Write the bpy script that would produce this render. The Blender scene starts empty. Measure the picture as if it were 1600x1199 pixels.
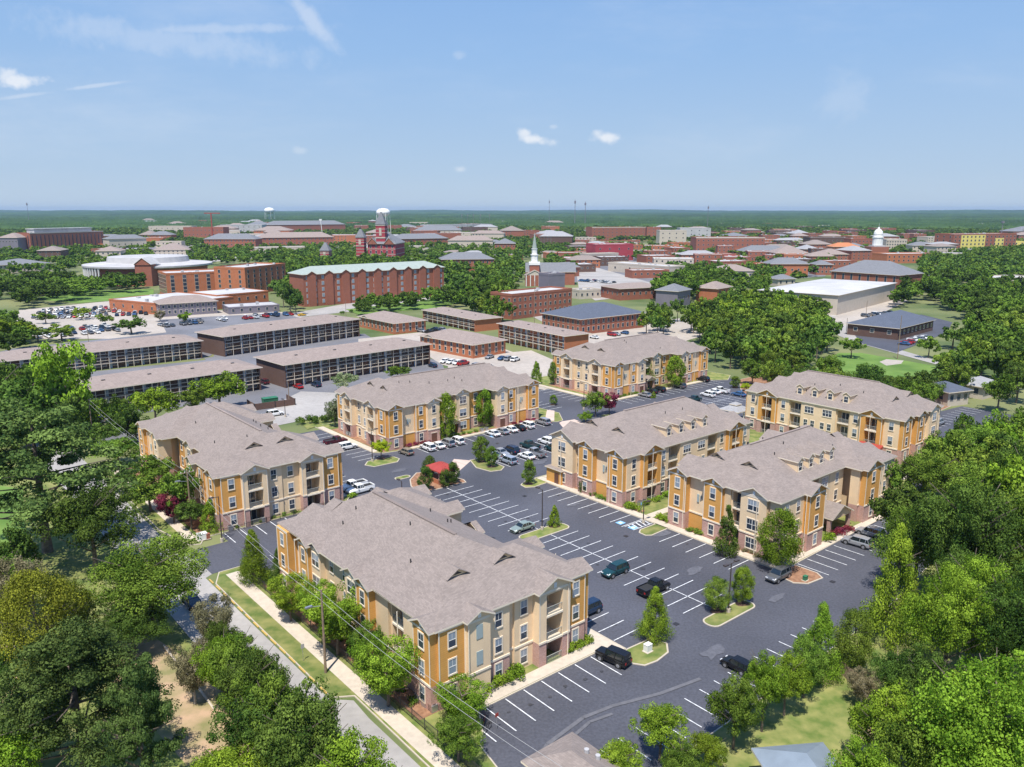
import bpy, math, random
import numpy as np
from mathutils import Matrix, Vector
R_ = math.radians
sc = bpy.context.scene
col = sc.collection
rnd = random.Random(7)
HC = 54.5                                   # camera height in metres
HAZE = 5e-5
# ---------------------------------------------------------------- camera
FPX, CXP, CYP, HORY = 1250.0, 800.0, 599.5, 329.0
PITCH = math.atan((CYP - HORY) / FPX)
cam = bpy.data.cameras.new('camera'); camo = bpy.data.objects.new('camera', cam); col.objects.link(camo)
camo.location = (0, 0, HC); camo.rotation_euler = (math.pi/2 - PITCH, 0, 0)
cam.sensor_width = 36; cam.lens = 36*FPX/1600; cam.clip_start = 1; cam.clip_end = 60000
sc.camera = camo
# ---------------------------------------------------------------- light
SUN_EL, SUN_AZ = R_(66), math.atan2(-.25, -.97)     # azimuth from +Y towards +X, the side the sun stands on
sd = Vector((math.sin(SUN_AZ)*math.cos(SUN_EL), math.cos(SUN_AZ)*math.cos(SUN_EL), math.sin(SUN_EL)))
sl = bpy.data.lights.new('sun', 'SUN'); sl.energy = 5.0; sl.angle = R_(.53); sl.color = (1, .95, .87)
so = bpy.data.objects.new('sun', sl); col.objects.link(so); so.rotation_euler = sd.to_track_quat('Z', 'Y').to_euler()
sc.view_settings.view_transform = 'Standard'; sc.view_settings.look = 'None'
sc.view_settings.exposure = .40; sc.view_settings.gamma = 1
W = bpy.data.worlds.new('World'); sc.world = W; W.use_nodes = True
nt = W.node_tree; nt.nodes.clear()
def N(t, **k):
    n = nt.nodes.new(t)
    for a, b in k.items(): setattr(n, a, b)
    return n
wo = N('ShaderNodeOutputWorld'); bg = N('ShaderNodeBackground'); sky = N('ShaderNodeTexSky')
sky.sky_type = 'NISHITA'; sky.sun_disc = False; sky.sun_elevation = SUN_EL; sky.sun_rotation = SUN_AZ
sky.air_density = 1.0; sky.dust_density = .5; sky.ozone_density = 2.2; sky.altitude = 100
bg.inputs[1].default_value = .105
def mathn(op, a, b=None, c=None, clamp=False):
    n = nt.nodes.new('ShaderNodeMath'); n.operation = op; n.use_clamp = clamp
    for i, v in enumerate((a, b, c)):
        if v is None: continue
        if isinstance(v, (int, float)): n.inputs[i].default_value = v
        else: nt.links.new(v, n.inputs[i])
    return n.outputs[0]
def maprange(v, a, b, c=0., d=1., smooth=True):
    n = nt.nodes.new('ShaderNodeMapRange'); n.interpolation_type = 'SMOOTHSTEP' if smooth else 'LINEAR'
    nt.links.new(v, n.inputs[0])
    for i, x in enumerate((a, b, c, d)): n.inputs[i+1].default_value = x
    return n.outputs[0]
tc = N('ShaderNodeTexCoord'); sep = N('ShaderNodeSeparateXYZ'); nt.links.new(tc.outputs['Generated'], sep.inputs[0])
azs = mathn('DIVIDE', sep.outputs[0], sep.outputs[1]); els = mathn('DIVIDE', sep.outputs[2], sep.outputs[1])   # tangent coordinates of the sky ahead
cmb = N('ShaderNodeCombineXYZ'); nt.links.new(azs, cmb.inputs[0]); nt.links.new(els, cmb.inputs[1])
def noise(vec, scale, det=6, rough=.6, sx=1, sy=1, off=(0, 0, 0), rot=0):
    mp = nt.nodes.new('ShaderNodeMapping'); mp.inputs['Scale'].default_value = (sx, sy, 1); mp.inputs['Location'].default_value = off
    mp.inputs['Rotation'].default_value = (0, 0, rot)
    nt.links.new(vec, mp.inputs[0]); n = nt.nodes.new('ShaderNodeTexNoise')
    n.inputs['Scale'].default_value = scale; n.inputs['Detail'].default_value = det; n.inputs['Roughness'].default_value = rough
    nt.links.new(mp.outputs[0], n.inputs['Vector']); return n.outputs[0]
ci = noise(cmb.outputs[0], 2.2, 8, .62, 1, 3.2, (3.1, 1.7, 0), .25)
cir = maprange(ci, .5, .85, 0, .22)
ci2 = noise(cmb.outputs[0], 1.3, 7, .7, 1, 4, (7, 2, 0), -.12)
cir = mathn('MAXIMUM', cir, maprange(ci2, .52, .85, 0, .2))
den = None
nz1 = noise(cmb.outputs[0], 45, 6, .62)
for (px, py, rx, ry, amp, rot, nzk) in ((30, 127, 42, 11, .72, 0, 2.6), (8, 119, 20, 15, .6, 0, 2.6), (836, 218, 24, 8, .72, .15, 2.6), (820, 208, 12, 8, .66, 0, 2.6), (946, 215, 20, 8, .72, 0, 2.6), (935, 209, 10, 7, .5, 0, 2.6),
        (720, 265, 11, 5, .35, 0, 2.6), (468, 235, 14, 6, .22, 0, 2.6), (716, 87, 10, 6, .16, 0, 2.6), (865, 198, 8, 4, .25, 0, 2.6), (260, 62, 230, 26, .20, .12, 2.2), (330, 46, 160, 8, .25, -.02, 2), (487, 32, 62, 15, .34, .85, 1.6), (150, 134, 60, 3.5, .3, -.12, 1.2), (36, 150, 50, 4, .28, -.12, 1.2), (1320, 150, 40, 40, .12, .9, 2.2)):
    # tangent coordinates of a direction
    x = (px-CXP); f = FPX; u = -(py-CYP); c, s = math.cos(PITCH), math.sin(PITCH)
    Y = c*f + s*u; Z = -s*f + c*u
    ax, ay = x/Y, Z/Y
    du, dv = mathn('SUBTRACT', azs, ax), mathn('SUBTRACT', els, ay); cr_, sr_ = math.cos(-rot), math.sin(-rot)
    uu = mathn('ADD', mathn('MULTIPLY', du, cr_), mathn('MULTIPLY', dv, sr_)); vv = mathn('ADD', mathn('MULTIPLY', du, -sr_), mathn('MULTIPLY', dv, cr_))
    d = mathn('ADD', mathn('POWER', mathn('ABSOLUTE', mathn('DIVIDE', uu, rx/FPX)), 2.), mathn('POWER', mathn('ABSOLUTE', mathn('DIVIDE', vv, ry/FPX)), 2.))
    d = mathn('ADD', mathn('SQRT', d), mathn('MULTIPLY', mathn('SUBTRACT', nz1, .5), nzk))
    m = maprange(d, .15, 1.25, amp, 0)
    den = m if den is None else mathn('MAXIMUM', den, m)
tot = mathn('MAXIMUM', den, cir)
# summer air: the blue pales towards the horizon
rmp = N('ShaderNodeValToRGB'); el2 = maprange(sep.outputs[2], 0, .55, 0, 1, False); nt.links.new(el2, rmp.inputs[0])
cr = rmp.color_ramp; cr.elements[0].position = 0; cr.elements[0].color = (.55, .68, .83, 1); cr.elements[1].position = 1; cr.elements[1].color = (.15, .34, .80, 1)
for p_, c_ in ((.08, (.46, .62, .83, 1)), (.32, (.33, .54, .87, 1)), (.7, (.20, .42, .86, 1))): e_ = cr.elements.new(p_); e_.color = c_
sca = N('ShaderNodeVectorMath', operation='SCALE'); nt.links.new(rmp.outputs[0], sca.inputs[0]); sca.inputs['Scale'].default_value = 6.9
smx = N('ShaderNodeMix', data_type='RGBA'); smx.inputs[0].default_value = .92; nt.links.new(sky.outputs[0], smx.inputs[6]); nt.links.new(sca.outputs[0], smx.inputs[7])
mx = N('ShaderNodeMix', data_type='RGBA'); nt.links.new(tot, mx.inputs[0]); nt.links.new(smx.outputs[2], mx.inputs[6])
mx.inputs[7].default_value = (6.9, 7.0, 7.2, 1)
nt.links.new(mx.outputs[2], bg.inputs[0]); nt.links.new(bg.outputs[0], wo.inputs[0])

# ---------------------------------------------------------------- coordinates
def G(px, py, z=0.0):
    """point at height z seen at photo pixel px, py"""
    x = px-CXP; u = -(py-CYP); c, s = math.cos(PITCH), math.sin(PITCH)
    Y = c*FPX + s*u; Z = -s*FPX + c*u
    t = (z-HC)/Z
    return Vector((x*t, Y*t, z))
def HT(base, ytop):
    """height over a ground point whose top is at photo row ytop"""
    D = math.hypot(base[1], 0); el = math.atan((CYP-ytop)/FPX) - PITCH
    return HC + D*math.tan(el)
AZ = R_(50.2); E1 = Vector((math.sin(AZ), math.cos(AZ), 0)); E2 = Vector((-math.cos(AZ), math.sin(AZ), 0)); SR = math.pi/2 - AZ
def S(a, b, z=0.0): return E1*a + E2*b + Vector((0, 0, z))
def ab(v): return (v.dot(E1), v.dot(E2))

# ---------------------------------------------------------------- materials
MATS = {}
def mat(name, color, rough=.8, metal=0, var=0, vscale=1., bump=0, spec=None, color2=None, detail=4, objvar=0, v2=0, v2scale=.05):
    if name in MATS: return MATS[name]
    m = bpy.data.materials.new(name); m.use_nodes = True; t = m.node_tree; b = t.nodes['Principled BSDF']
    b.inputs['Base Color'].default_value = (*color, 1); b.inputs['Roughness'].default_value = rough; b.inputs['Metallic'].default_value = metal
    if spec is not None: b.inputs['Specular IOR Level'].default_value = spec
    if var or bump or color2:
        tcn = t.nodes.new('ShaderNodeTexCoord'); no = t.nodes.new('ShaderNodeTexNoise'); no.inputs['Scale'].default_value = vscale
        no.inputs['Detail'].default_value = detail; t.links.new(tcn.outputs['Object'], no.inputs['Vector'])
        rp = t.nodes.new('ShaderNodeValToRGB'); c2 = color2 or tuple(min(1, c*(1+var)) for c in color)
        c1 = color if color2 else tuple(c*(1-var) for c in color)
        rp.color_ramp.elements[0].color = (*c1, 1); rp.color_ramp.elements[1].color = (*c2, 1)
        rp.color_ramp.elements[0].position = .35; rp.color_ramp.elements[1].position = .65
        t.links.new(no.outputs[0], rp.inputs[0]); out = rp.outputs[0]
        if v2:
            n2 = t.nodes.new('ShaderNodeTexNoise'); n2.inputs['Scale'].default_value = v2scale; n2.inputs['Detail'].default_value = 5
            t.links.new(tcn.outputs['Object'], n2.inputs['Vector'])
            mr = t.nodes.new('ShaderNodeMapRange'); mr.inputs[1].default_value = .3; mr.inputs[2].default_value = .7; mr.inputs[3].default_value = 1-v2; mr.inputs[4].default_value = 1+v2
            t.links.new(n2.outputs[0], mr.inputs[0]); vm = t.nodes.new('ShaderNodeVectorMath'); vm.operation = 'SCALE'
            t.links.new(out, vm.inputs[0]); t.links.new(mr.outputs[0], vm.inputs['Scale']); out = vm.outputs[0]
        t.links.new(out, b.inputs['Base Color'])
        if bump:
            bp = t.nodes.new('ShaderNodeBump'); bp.inputs['Strength'].default_value = bump; bp.inputs['Distance'].default_value = .05
            t.links.new(no.outputs[0], bp.inputs['Height']); t.links.new(bp.outputs[0], b.inputs['Normal'])
    MATS[name] = m; return m
def brickmat(name, c1, c2, mortar, scale=3., bw=.5, rh=.2):
    m = bpy.data.materials.new(name); m.use_nodes = True; t = m.node_tree; b = t.nodes['Principled BSDF']; b.inputs['Roughness'].default_value = .85
    tcn = t.nodes.new('ShaderNodeTexCoord'); sp = t.nodes.new('ShaderNodeSeparateXYZ'); t.links.new(tcn.outputs['Object'], sp.inputs[0])
    ad = t.nodes.new('ShaderNodeMath'); ad.operation = 'ADD'; t.links.new(sp.outputs[0], ad.inputs[0]); t.links.new(sp.outputs[1], ad.inputs[1])
    cb = t.nodes.new('ShaderNodeCombineXYZ'); t.links.new(ad.outputs[0], cb.inputs[0]); t.links.new(sp.outputs[2], cb.inputs[1])
    br = t.nodes.new('ShaderNodeTexBrick'); br.inputs['Color1'].default_value = (*c1, 1); br.inputs['Color2'].default_value = (*c2, 1); br.inputs['Mortar'].default_value = (*mortar, 1)
    br.inputs['Scale'].default_value = scale; br.inputs['Brick Width'].default_value = bw; br.inputs['Row Height'].default_value = rh; br.inputs['Mortar Size'].default_value = .012
    t.links.new(cb.outputs[0], br.inputs['Vector'])
    no = t.nodes.new('ShaderNodeTexNoise'); no.inputs['Scale'].default_value = .5; no.inputs['Detail'].default_value = 6; t.links.new(tcn.outputs['Object'], no.inputs['Vector'])
    mr = t.nodes.new('ShaderNodeMapRange'); mr.inputs[1].default_value = .3; mr.inputs[2].default_value = .7; mr.inputs[3].default_value = .93; mr.inputs[4].default_value = 1.07; t.links.new(no.outputs[0], mr.inputs[0])
    vm = t.nodes.new('ShaderNodeVectorMath'); vm.operation = 'SCALE'; t.links.new(br.outputs[0], vm.inputs[0]); t.links.new(mr.outputs[0], vm.inputs['Scale'])
    t.links.new(vm.outputs[0], b.inputs['Base Color']); MATS[name] = m; return m
def shingle(name, c):
    m = brickmat(name, tuple(x*.87 for x in c), tuple(x*1.13 for x in c), tuple(x*.76 for x in c), 1.6, .6, .28)
    t = m.node_tree
    t.nodes['Principled BSDF'].inputs['Roughness'].default_value = .9
    br = next(n for n in t.nodes if n.type == 'TEX_BRICK'); cb = br.inputs['Vector'].links[0].from_node
    sp = cb.inputs[1].links[0].from_node
    ml = t.nodes.new('ShaderNodeMath'); ml.operation = 'MULTIPLY'; ml.inputs[1].default_value = 2.2; t.links.new(sp.outputs[2], ml.inputs[0]); t.links.new(ml.outputs[0], cb.inputs[1])
    return m
M_ = {
 'brick': brickmat('pink_brick', (.40, .215, .175), (.52, .32, .27), (.48, .38, .33), 2.2, .5, .2),
 'redbrick': brickmat('red_brick', (.27, .085, .05), (.34, .12, .07), (.27, .13, .09), 2.),
 'orbrick': brickmat('orange_brick', (.40, .125, .055), (.47, .16, .07), (.36, .18, .1), 2.),
 'brownbrick': brickmat('brown_brick', (.10, .055, .042), (.14, .075, .055), (.13, .09, .07), 2.),
 'roof': shingle('taupe_shingles', (.238, .196, .174)),
 'roofbrown': shingle('brown_shingles', (.27, .215, .19)),
 'roofgrey': shingle('grey_shingles', (.17, .175, .19)),
 'roofslate': shingle('blue_grey_shingles', (.085, .10, .135)),
 'rooflight': shingle('light_grey_shingles', (.30, .30, .31)),
}
M_['o'] = brickmat('orange_siding', (.61, .31, .078), (.64, .33, .088), (.50, .24, .055), 1., 5., .26)
M_['c'] = mat('cream_stucco', (.76, .575, .37), .85, var=.04, vscale=.7, v2=.07, v2scale=.2)
M_['t'] = mat('tan_stucco', (.66, .50, .31), .85, var=.04, vscale=.7, v2=.07, v2scale=.2)
M_['b'] = M_['brick']
M_['trim'] = mat('cream_trim', (.78, .68, .54), .6)
M_['white'] = mat('white_paint', (.78, .77, .74), .5)
M_['glass'] = mat('window_glass', (.035, .05, .075), .08, spec=.9)
M_['blind'] = mat('window_blind_glass', (.26, .31, .37), .2, spec=.8)
M_['shutter'] = mat('blue_grey_shutter', (.33, .40, .40), .6)
M_['dark'] = mat('dark_metal', (.03, .028, .03), .45)
M_['bronze'] = mat('bronze_metal', (.06, .045, .04), .45)
M_['railing'] = mat('grey_green_railing', (.33, .34, .31), .5)
M_['door'] = mat('brown_door', (.13, .055, .035), .5)
M_['asphalt'] = mat('sealed_asphalt', (.068, .070, .086), .72, var=.16, vscale=3, v2=.22, v2scale=.055)
M_['asphalt2'] = mat('worn_asphalt', (.15, .15, .165), .85, var=.1, vscale=2, v2=.2, v2scale=.06)
M_['concrete'] = mat('concrete', (.50, .43, .345), .85, var=.07, vscale=1.5, v2=.1, v2scale=.1)
M_['concrete2'] = mat('old_concrete_road', (.33, .31, .29), .85, var=.07, vscale=.8, v2=.14, v2scale=.06)
M_['pale'] = mat('pale_gravel', (.38, .335, .29), .9, var=.08, vscale=.6, v2=.12, v2scale=.05)
M_['kerb'] = mat('kerb_concrete', (.46, .40, .32), .8, var=.05, vscale=2)
M_['line'] = mat('line_paint', (.50, .51, .53), .6, vscale=2.2, color2=(.78, .79, .80), detail=6)
M_['blue'] = mat('blue_paint', (.22, .45, .75), .6)
M_['yellow'] = mat('yellow_paint', (.50, .34, .09), .6)
M_['paver'] = brickmat('pavers', (.50, .38, .32), (.58, .46, .39), (.42, .34, .29), 2., .5, .25)
M_['grass'] = mat('lawn', (.095, .14, .025), .95, vscale=.5, color2=(.24, .235, .075), detail=8, v2=.2, v2scale=.05)
M_['lawn2'] = mat('bright_lawn', (.085, .17, .022), .95, vscale=.12, color2=(.14, .23, .04), detail=8, v2=.15, v2scale=.03)
M_['mulch'] = mat('pine_straw', (.20, .10, .055), .95, vscale=1.4, color2=(.33, .18, .105), detail=8)
M_['dirt'] = mat('clay', (.20, .19, .075), .95, vscale=.35, color2=(.44, .30, .19), detail=8)
M_['bark'] = mat('bark', (.14, .11, .085), .9, var=.3, vscale=6)
M_['palebark'] = mat('pale_bark', (.36, .33, .29), .9, var=.2, vscale=6)
M_['pole'] = mat('weathered_wood', (.24, .175, .12), .9, var=.2, vscale=3)
M_['wire'] = mat('wire', (.42, .41, .40), .6)
M_['flatroof'] = mat('white_membrane', (.46, .45, .44), .7, var=.04, vscale=.2, v2=.10, v2scale=.05)
M_['greyroof'] = mat('grey_membrane', (.42, .41, .41), .8, var=.06, vscale=.2, v2=.12, v2scale=.05)
M_['green'] = mat('copper_green_roof', (.31, .355, .32), .6, var=.05, vscale=.4)
M_['grey'] = mat('grey_panel', (.19, .17, .20), .6, var=.05, vscale=.2)
M_['stone'] = mat('pale_stone', (.52, .45, .37), .8, var=.05, vscale=.5)
M_['sheath'] = mat('yellow_sheathing', (.72, .60, .16), .8, var=.05, vscale=.3)
M_['red'] = mat('red_metal', (.34, .05, .035), .5, var=.06, vscale=1)
M_['redwall'] = mat('red_painted_wall', (.36, .045, .06), .8, var=.06, vscale=.3)
M_['rubber'] = mat('rubber', (.02, .02, .02), .8)
M_['rim'] = mat('alloy_rim', (.45, .45, .47), .35, metal=.7)
M_['lampred'] = mat('tail_lamp', (.35, .02, .02), .2)
M_['lampwhite'] = mat('head_lamp', (.75, .76, .78), .15)
M_['cglass'] = mat('car_glass', (.012, .018, .022), .05, spec=1)
M_['ggreen'] = mat('dumpster_green', (.03, .16, .08), .5)
def leafmat(name, c1, c2, tr=.16):
    m = bpy.data.materials.new(name); m.use_nodes = True; t = m.node_tree; t.nodes.clear()
    out = t.nodes.new('ShaderNodeOutputMaterial'); di = t.nodes.new('ShaderNodeBsdfDiffuse'); tl = t.nodes.new('ShaderNodeBsdfTranslucent'); mxs = t.nodes.new('ShaderNodeMixShader')
    at = t.nodes.new('ShaderNodeAttribute'); at.attribute_name = 'tint'; oi = t.nodes.new('ShaderNodeObjectInfo')
    mxc = t.nodes.new('ShaderNodeMix'); mxc.data_type = 'RGBA'; mxc.inputs[6].default_value = (*c1, 1); mxc.inputs[7].default_value = (*c2, 1)
    t.links.new(at.outputs['Fac'], mxc.inputs[0])
    mr = t.nodes.new('ShaderNodeMapRange'); mr.inputs[3].default_value = .78; mr.inputs[4].default_value = 1.25; t.links.new(oi.outputs['Random'], mr.inputs[0])
    vm = t.nodes.new('ShaderNodeVectorMath'); vm.operation = 'SCALE'; t.links.new(mxc.outputs[2], vm.inputs[0]); t.links.new(mr.outputs[0], vm.inputs['Scale'])
    hs = t.nodes.new('ShaderNodeHueSaturation'); mh = t.nodes.new('ShaderNodeMapRange'); mh.inputs[3].default_value = .487; mh.inputs[4].default_value = .513
    ml = t.nodes.new('ShaderNodeMath'); ml.operation = 'MULTIPLY'; ml.inputs[1].default_value = 7.31; fr = t.nodes.new('ShaderNodeMath'); fr.operation = 'FRACT'
    t.links.new(oi.outputs['Random'], ml.inputs[0]); t.links.new(ml.outputs[0], fr.inputs[0]); t.links.new(fr.outputs[0], mh.inputs[0]); t.links.new(mh.outputs[0], hs.inputs['Hue'])
    t.links.new(vm.outputs[0], hs.inputs['Color'])
    t.links.new(hs.outputs[0], di.inputs[0]); t.links.new(hs.outputs[0], tl.inputs[0]); mxs.inputs[0].default_value = tr
    t.links.new(di.outputs[0], mxs.inputs[1]); t.links.new(tl.outputs[0], mxs.inputs[2]); t.links.new(mxs.outputs[0], out.inputs[0])
    MATS[name] = m; return m
L_ = {
 'oak': leafmat('oak_leaves', (.034, .075, .010), (.215, .31, .045)),
 'dark': leafmat('dark_leaves', (.022, .052, .010), (.145, .225, .042)),
 'bright': leafmat('bright_leaves', (.06, .12, .010), (.275, .40, .04)),
 'pine': leafmat('pine_needles', (.028, .06, .018), (.175, .25, .065)),
 'olive': leafmat('olive_needles', (.07, .09, .010), (.25, .28, .035)),
 'yellow': leafmat('yellow_leaves', (.26, .33, .012), (.46, .52, .03)),
 'crimson': leafmat('crimson_leaves', (.12, .02, .035), (.28, .05, .09)),
 'bloom': leafmat('blooming_leaves', (.07, .13, .03), (.34, .36, .22)),
 'dry': leafmat('sparse_brown_leaves', (.13, .12, .06), (.30, .27, .15)),
}
# ---------------------------------------------------------------- mesh helpers
class MB:
    def __init__(s): s.v = []; s.f = []; s.m = []; s.mats = []
    def mi(s, m):
        m = M_[m] if isinstance(m, str) else m
        if m not in s.mats: s.mats.append(m)
        return s.mats.index(m)
    def poly(s, pts, m):
        n = len(s.v); s.v += [tuple(p) for p in pts]; s.f.append(tuple(range(n, n+len(pts)))); s.m.append(s.mi(m))
    def faces(s, pts, fs, m):
        n = len(s.v); s.v += [tuple(p) for p in pts]; k = s.mi(m)
        for f in fs: s.f.append(tuple(n+i for i in f)); s.m.append(k)
    def box(s, x0, x1, y0, y1, z0, z1, m, T=None):
        if x1 < x0: x0, x1 = x1, x0
        if y1 < y0: y0, y1 = y1, y0
        p = [(x, y, z) for z in (z0, z1) for x, y in ((x0, y0), (x1, y0), (x1, y1), (x0, y1))]
        if T: p = [T(*q) for q in p]
        s.faces(p, ((0, 3, 2, 1), (4, 5, 6, 7), (0, 1, 5, 4), (1, 2, 6, 5), (2, 3, 7, 6), (3, 0, 4, 7)), m)
    def tube(s, p0, p1, r0, r1, m, n=6, cap=True):
        p0 = Vector(p0); p1 = Vector(p1); d = (p1-p0).normalized(); a = d.orthogonal().normalized(); b = d.cross(a)
        pts = [p0+(a*math.cos(t)+b*math.sin(t))*r0 for t in [2*math.pi*i/n for i in range(n)]] + [p1+(a*math.cos(t)+b*math.sin(t))*r1 for t in [2*math.pi*i/n for i in range(n)]]
        fs = [(i, (i+1) % n, n+(i+1) % n, n+i) for i in range(n)]
        if cap: fs += [tuple(range(n-1, -1, -1)), tuple(range(n, 2*n))]
        s.faces(pts, fs, m)
    def prism(s, pts, z0, z1, m, mside=None):
        n = len(pts); s.poly([(p[0], p[1], z1) for p in pts], m)
        for i in range(n):
            a, b = pts[i], pts[(i+1) % n]
            s.poly([(a[0], a[1], z0), (b[0], b[1], z0), (b[0], b[1], z1), (a[0], a[1], z1)], mside or m)
    def lathe(s, prof, m, n=12, c=(0, 0)):
        pts = [(c[0]+r*math.cos(2*math.pi*i/n), c[1]+r*math.sin(2*math.pi*i/n), z) for r, z in prof for i in range(n)]
        s.faces(pts, [(k*n+i, k*n+(i+1) % n, (k+1)*n+(i+1) % n, (k+1)*n+i) for k in range(len(prof)-1) for i in range(n)], m)
    def mesh(s, name):
        me = bpy.data.meshes.new(name); me.from_pydata(s.v, [], s.f)
        for m in s.mats: me.materials.append(m)
        me.polygons.foreach_set('material_index', s.m); me.update(); return me
    def build(s, name, parent=None, smooth=False):
        me = s.mesh(name)
        if smooth: me.polygons.foreach_set('use_smooth', [True]*len(me.polygons))
        return obj(name, me, parent)
def obj(name, me, parent=None, loc=None, rz=0, scale=None):
    o = bpy.data.objects.new(name, me); col.objects.link(o)
    if parent: o.parent = parent
    if loc is not None: o.location = loc
    if rz: o.rotation_euler = (0, 0, rz)
    if scale: o.scale = scale
    return o
def tag(o, label=None, cat=None, group=None, kind=None):
    if label: o['label'] = label
    if cat: o['category'] = cat
    if group: o['group'] = group
    if kind: o['kind'] = kind
    return o
def thing(name, loc, rz, label, cat, group=None): return tag(obj(name, None, None, loc, rz), label, cat, group)
def copy_tree(o, parent=None):
    c = o.copy(); col.objects.link(c)
    if parent: c.parent = parent
    for ch in o.children: copy_tree(ch, c)
    return c
def sheet(name, pts, z, m, kind='structure'):
    b = MB(); b.poly([(p[0], p[1], z) for p in pts], m); o = b.build(name); tag(o, kind=kind)
    if o.data.polygons[0].normal.z < 0: o.data.flip_normals()
    return o
def SP(l): return [S(a, b) for a, b in l]
def GP(l): return [G(x, y) for x, y in l]

# ---------------------------------------------------------------- ground
sheet('ground', [(-16000, -400), (16000, -400), (16000, 22000), (-16000, 22000)], 0, mat('town_ground', (.06, .10, .025), .95, vscale=.02, color2=(.19, .20, .08), detail=10))
gz = [.004]
def gs(name, pts, m):
    gz[0] += .004; return sheet(name, pts, gz[0], M_[m])
def rect(a0, a1, b0, b1): return SP([(a0, b0), (a1, b0), (a1, b1), (a0, b1)])
gs('grass', SP([(-60, 20), (28, 20), (28, 230), (-60, 230)]), 'grass')
gs('grass', SP([(28, 10), (200, 10), (190, 60), (150, 66), (28, 60)]), 'grass')
gs('dirt', SP([(18, 52), (27, 60), (27.5, 90), (24, 108), (18, 96), (20, 75)]), 'dirt')
gs('dirt', SP([(66, 33), (76, 38), (100, 44), (96, 38), (84, 34), (74, 28)]), 'dirt')
gs('dirt', SP([(6, 96), (14, 100), (13, 112), (4, 116)]), 'dirt')
gs('road', SP([(28.5, 30), (37.9, 30), (37.9, 70), (38.2, 74), (36.2, 76), (36.2, 116), (37.5, 116.8), (37.5, 127.5), (36, 129), (36, 260), (28.5, 260)]), 'concrete2')
gs('parking_lot', SP([(43.8, 44), (75, 44.5), (105, 45), (142, 50), (142, 64), (192, 64.5), (194, 60), (240, 60), (240, 88), (205, 92), (202, 120), (214, 140), (222, 152), (222, 160), (168, 160), (168, 192), (143, 192),
    (143, 182), (88, 182), (82, 182), (76, 178), (72, 150), (70, 140), (60, 134), (50, 133), (44, 131), (44, 127.5), (37.4, 127.5), (37.4, 116.8), (43, 116.8), (43.6, 90)]), 'asphalt')
# kerbed beds: concrete slab with an inner top
def plot(pts, m, kw=.16, h=.13, name='lawn', km='kerb'):
    P = [Vector((a, b)) for a, b in pts]; n = len(P)
    ar = sum(P[i].x*P[(i+1) % n].y-P[(i+1) % n].x*P[i].y for i in range(n))
    if ar < 0: P = P[::-1]
    I = []
    for i in range(n):
        d1 = (P[i]-P[i-1]).normalized(); d2 = (P[(i+1) % n]-P[i]).normalized()
        n1 = Vector((-d1.y, d1.x)); n2 = Vector((-d2.y, d2.x)); k = n1+n2; k = k/max(.3, k.dot(n1))*1.0
        I.append(P[i]+k*kw)
    b = MB(); b.prism([S(p.x, p.y) for p in P], 0, h, km); o = b.build('kerb'); tag(o, kind='structure')
    o2 = sheet(name, [S(p.x, p.y) for p in I], h+.006, M_[m]); return o2
def rnded(a0, a1, b0, b1, r, n=4):
    out = []
    for cx, cy, t0 in ((a1-r, b1-r, 0), (a0+r, b1-r, 90), (a0+r, b0+r, 180), (a1-r, b0+r, 270)):
        for i in range(n+1):
            t = R_(t0+90*i/n); out.append((cx+r*math.cos(t), cy+r*math.sin(t)))
    return out
PH = .136
plot([(41.2, 40), (43.6, 54), (44.5, 58.5), (46, 60), (48, 63.3), (66.5, 63.3), (68.5, 61.4), (70.2, 61.4), (70.2, 108), (69, 112), (44, 112), (43, 116.6), (38.4, 116.6), (36.6, 113), (36.4, 76), (38.6, 74.6), (38.2, 40)], 'grass')
plot([(40, 129), (41.5, 131.5), (68.5, 131.5), (70.2, 133.5), (70.2, 185), (37, 186), (36.4, 140), (38.3, 130)], 'grass')
plot([(88.2, 156), (90, 154), (97, 152.5), (136, 152.5), (139.6, 148.8), (141.8, 149), (146.6, 155.6), (146, 166), (144, 186), (88.2, 186)], 'grass')
plot([(105, 60.2), (108.5, 61.4), (146, 62), (150, 66), (170, 68), (196, 70), (197, 74), (196, 118), (170, 119), (150, 116), (146, 118.6), (105, 118.8)], 'grass')
plot([(165, 160), (168.5, 155.5), (214, 155.5), (219, 152), (226, 156), (226, 195), (165, 195)], 'grass')
plot([(201, 88), (240, 90), (240, 150), (222, 150), (206, 138)], 'mulch')
plot([(43.5, 36), (51.5, 38), (52, 44), (75, 44.6), (105, 45.2), (142, 50), (142, 44), (105, 41), (75, 38), (45, 30)], 'grass')
sheet('verge', SP([(44.5, 28), (51.9, 37.5), (52.5, 43.6), (75, 44.2), (105, 44.8), (141.6, 49.6), (146, 49), (146, 40), (105, 37), (75, 34)]), .146, M_['grass'])
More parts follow.
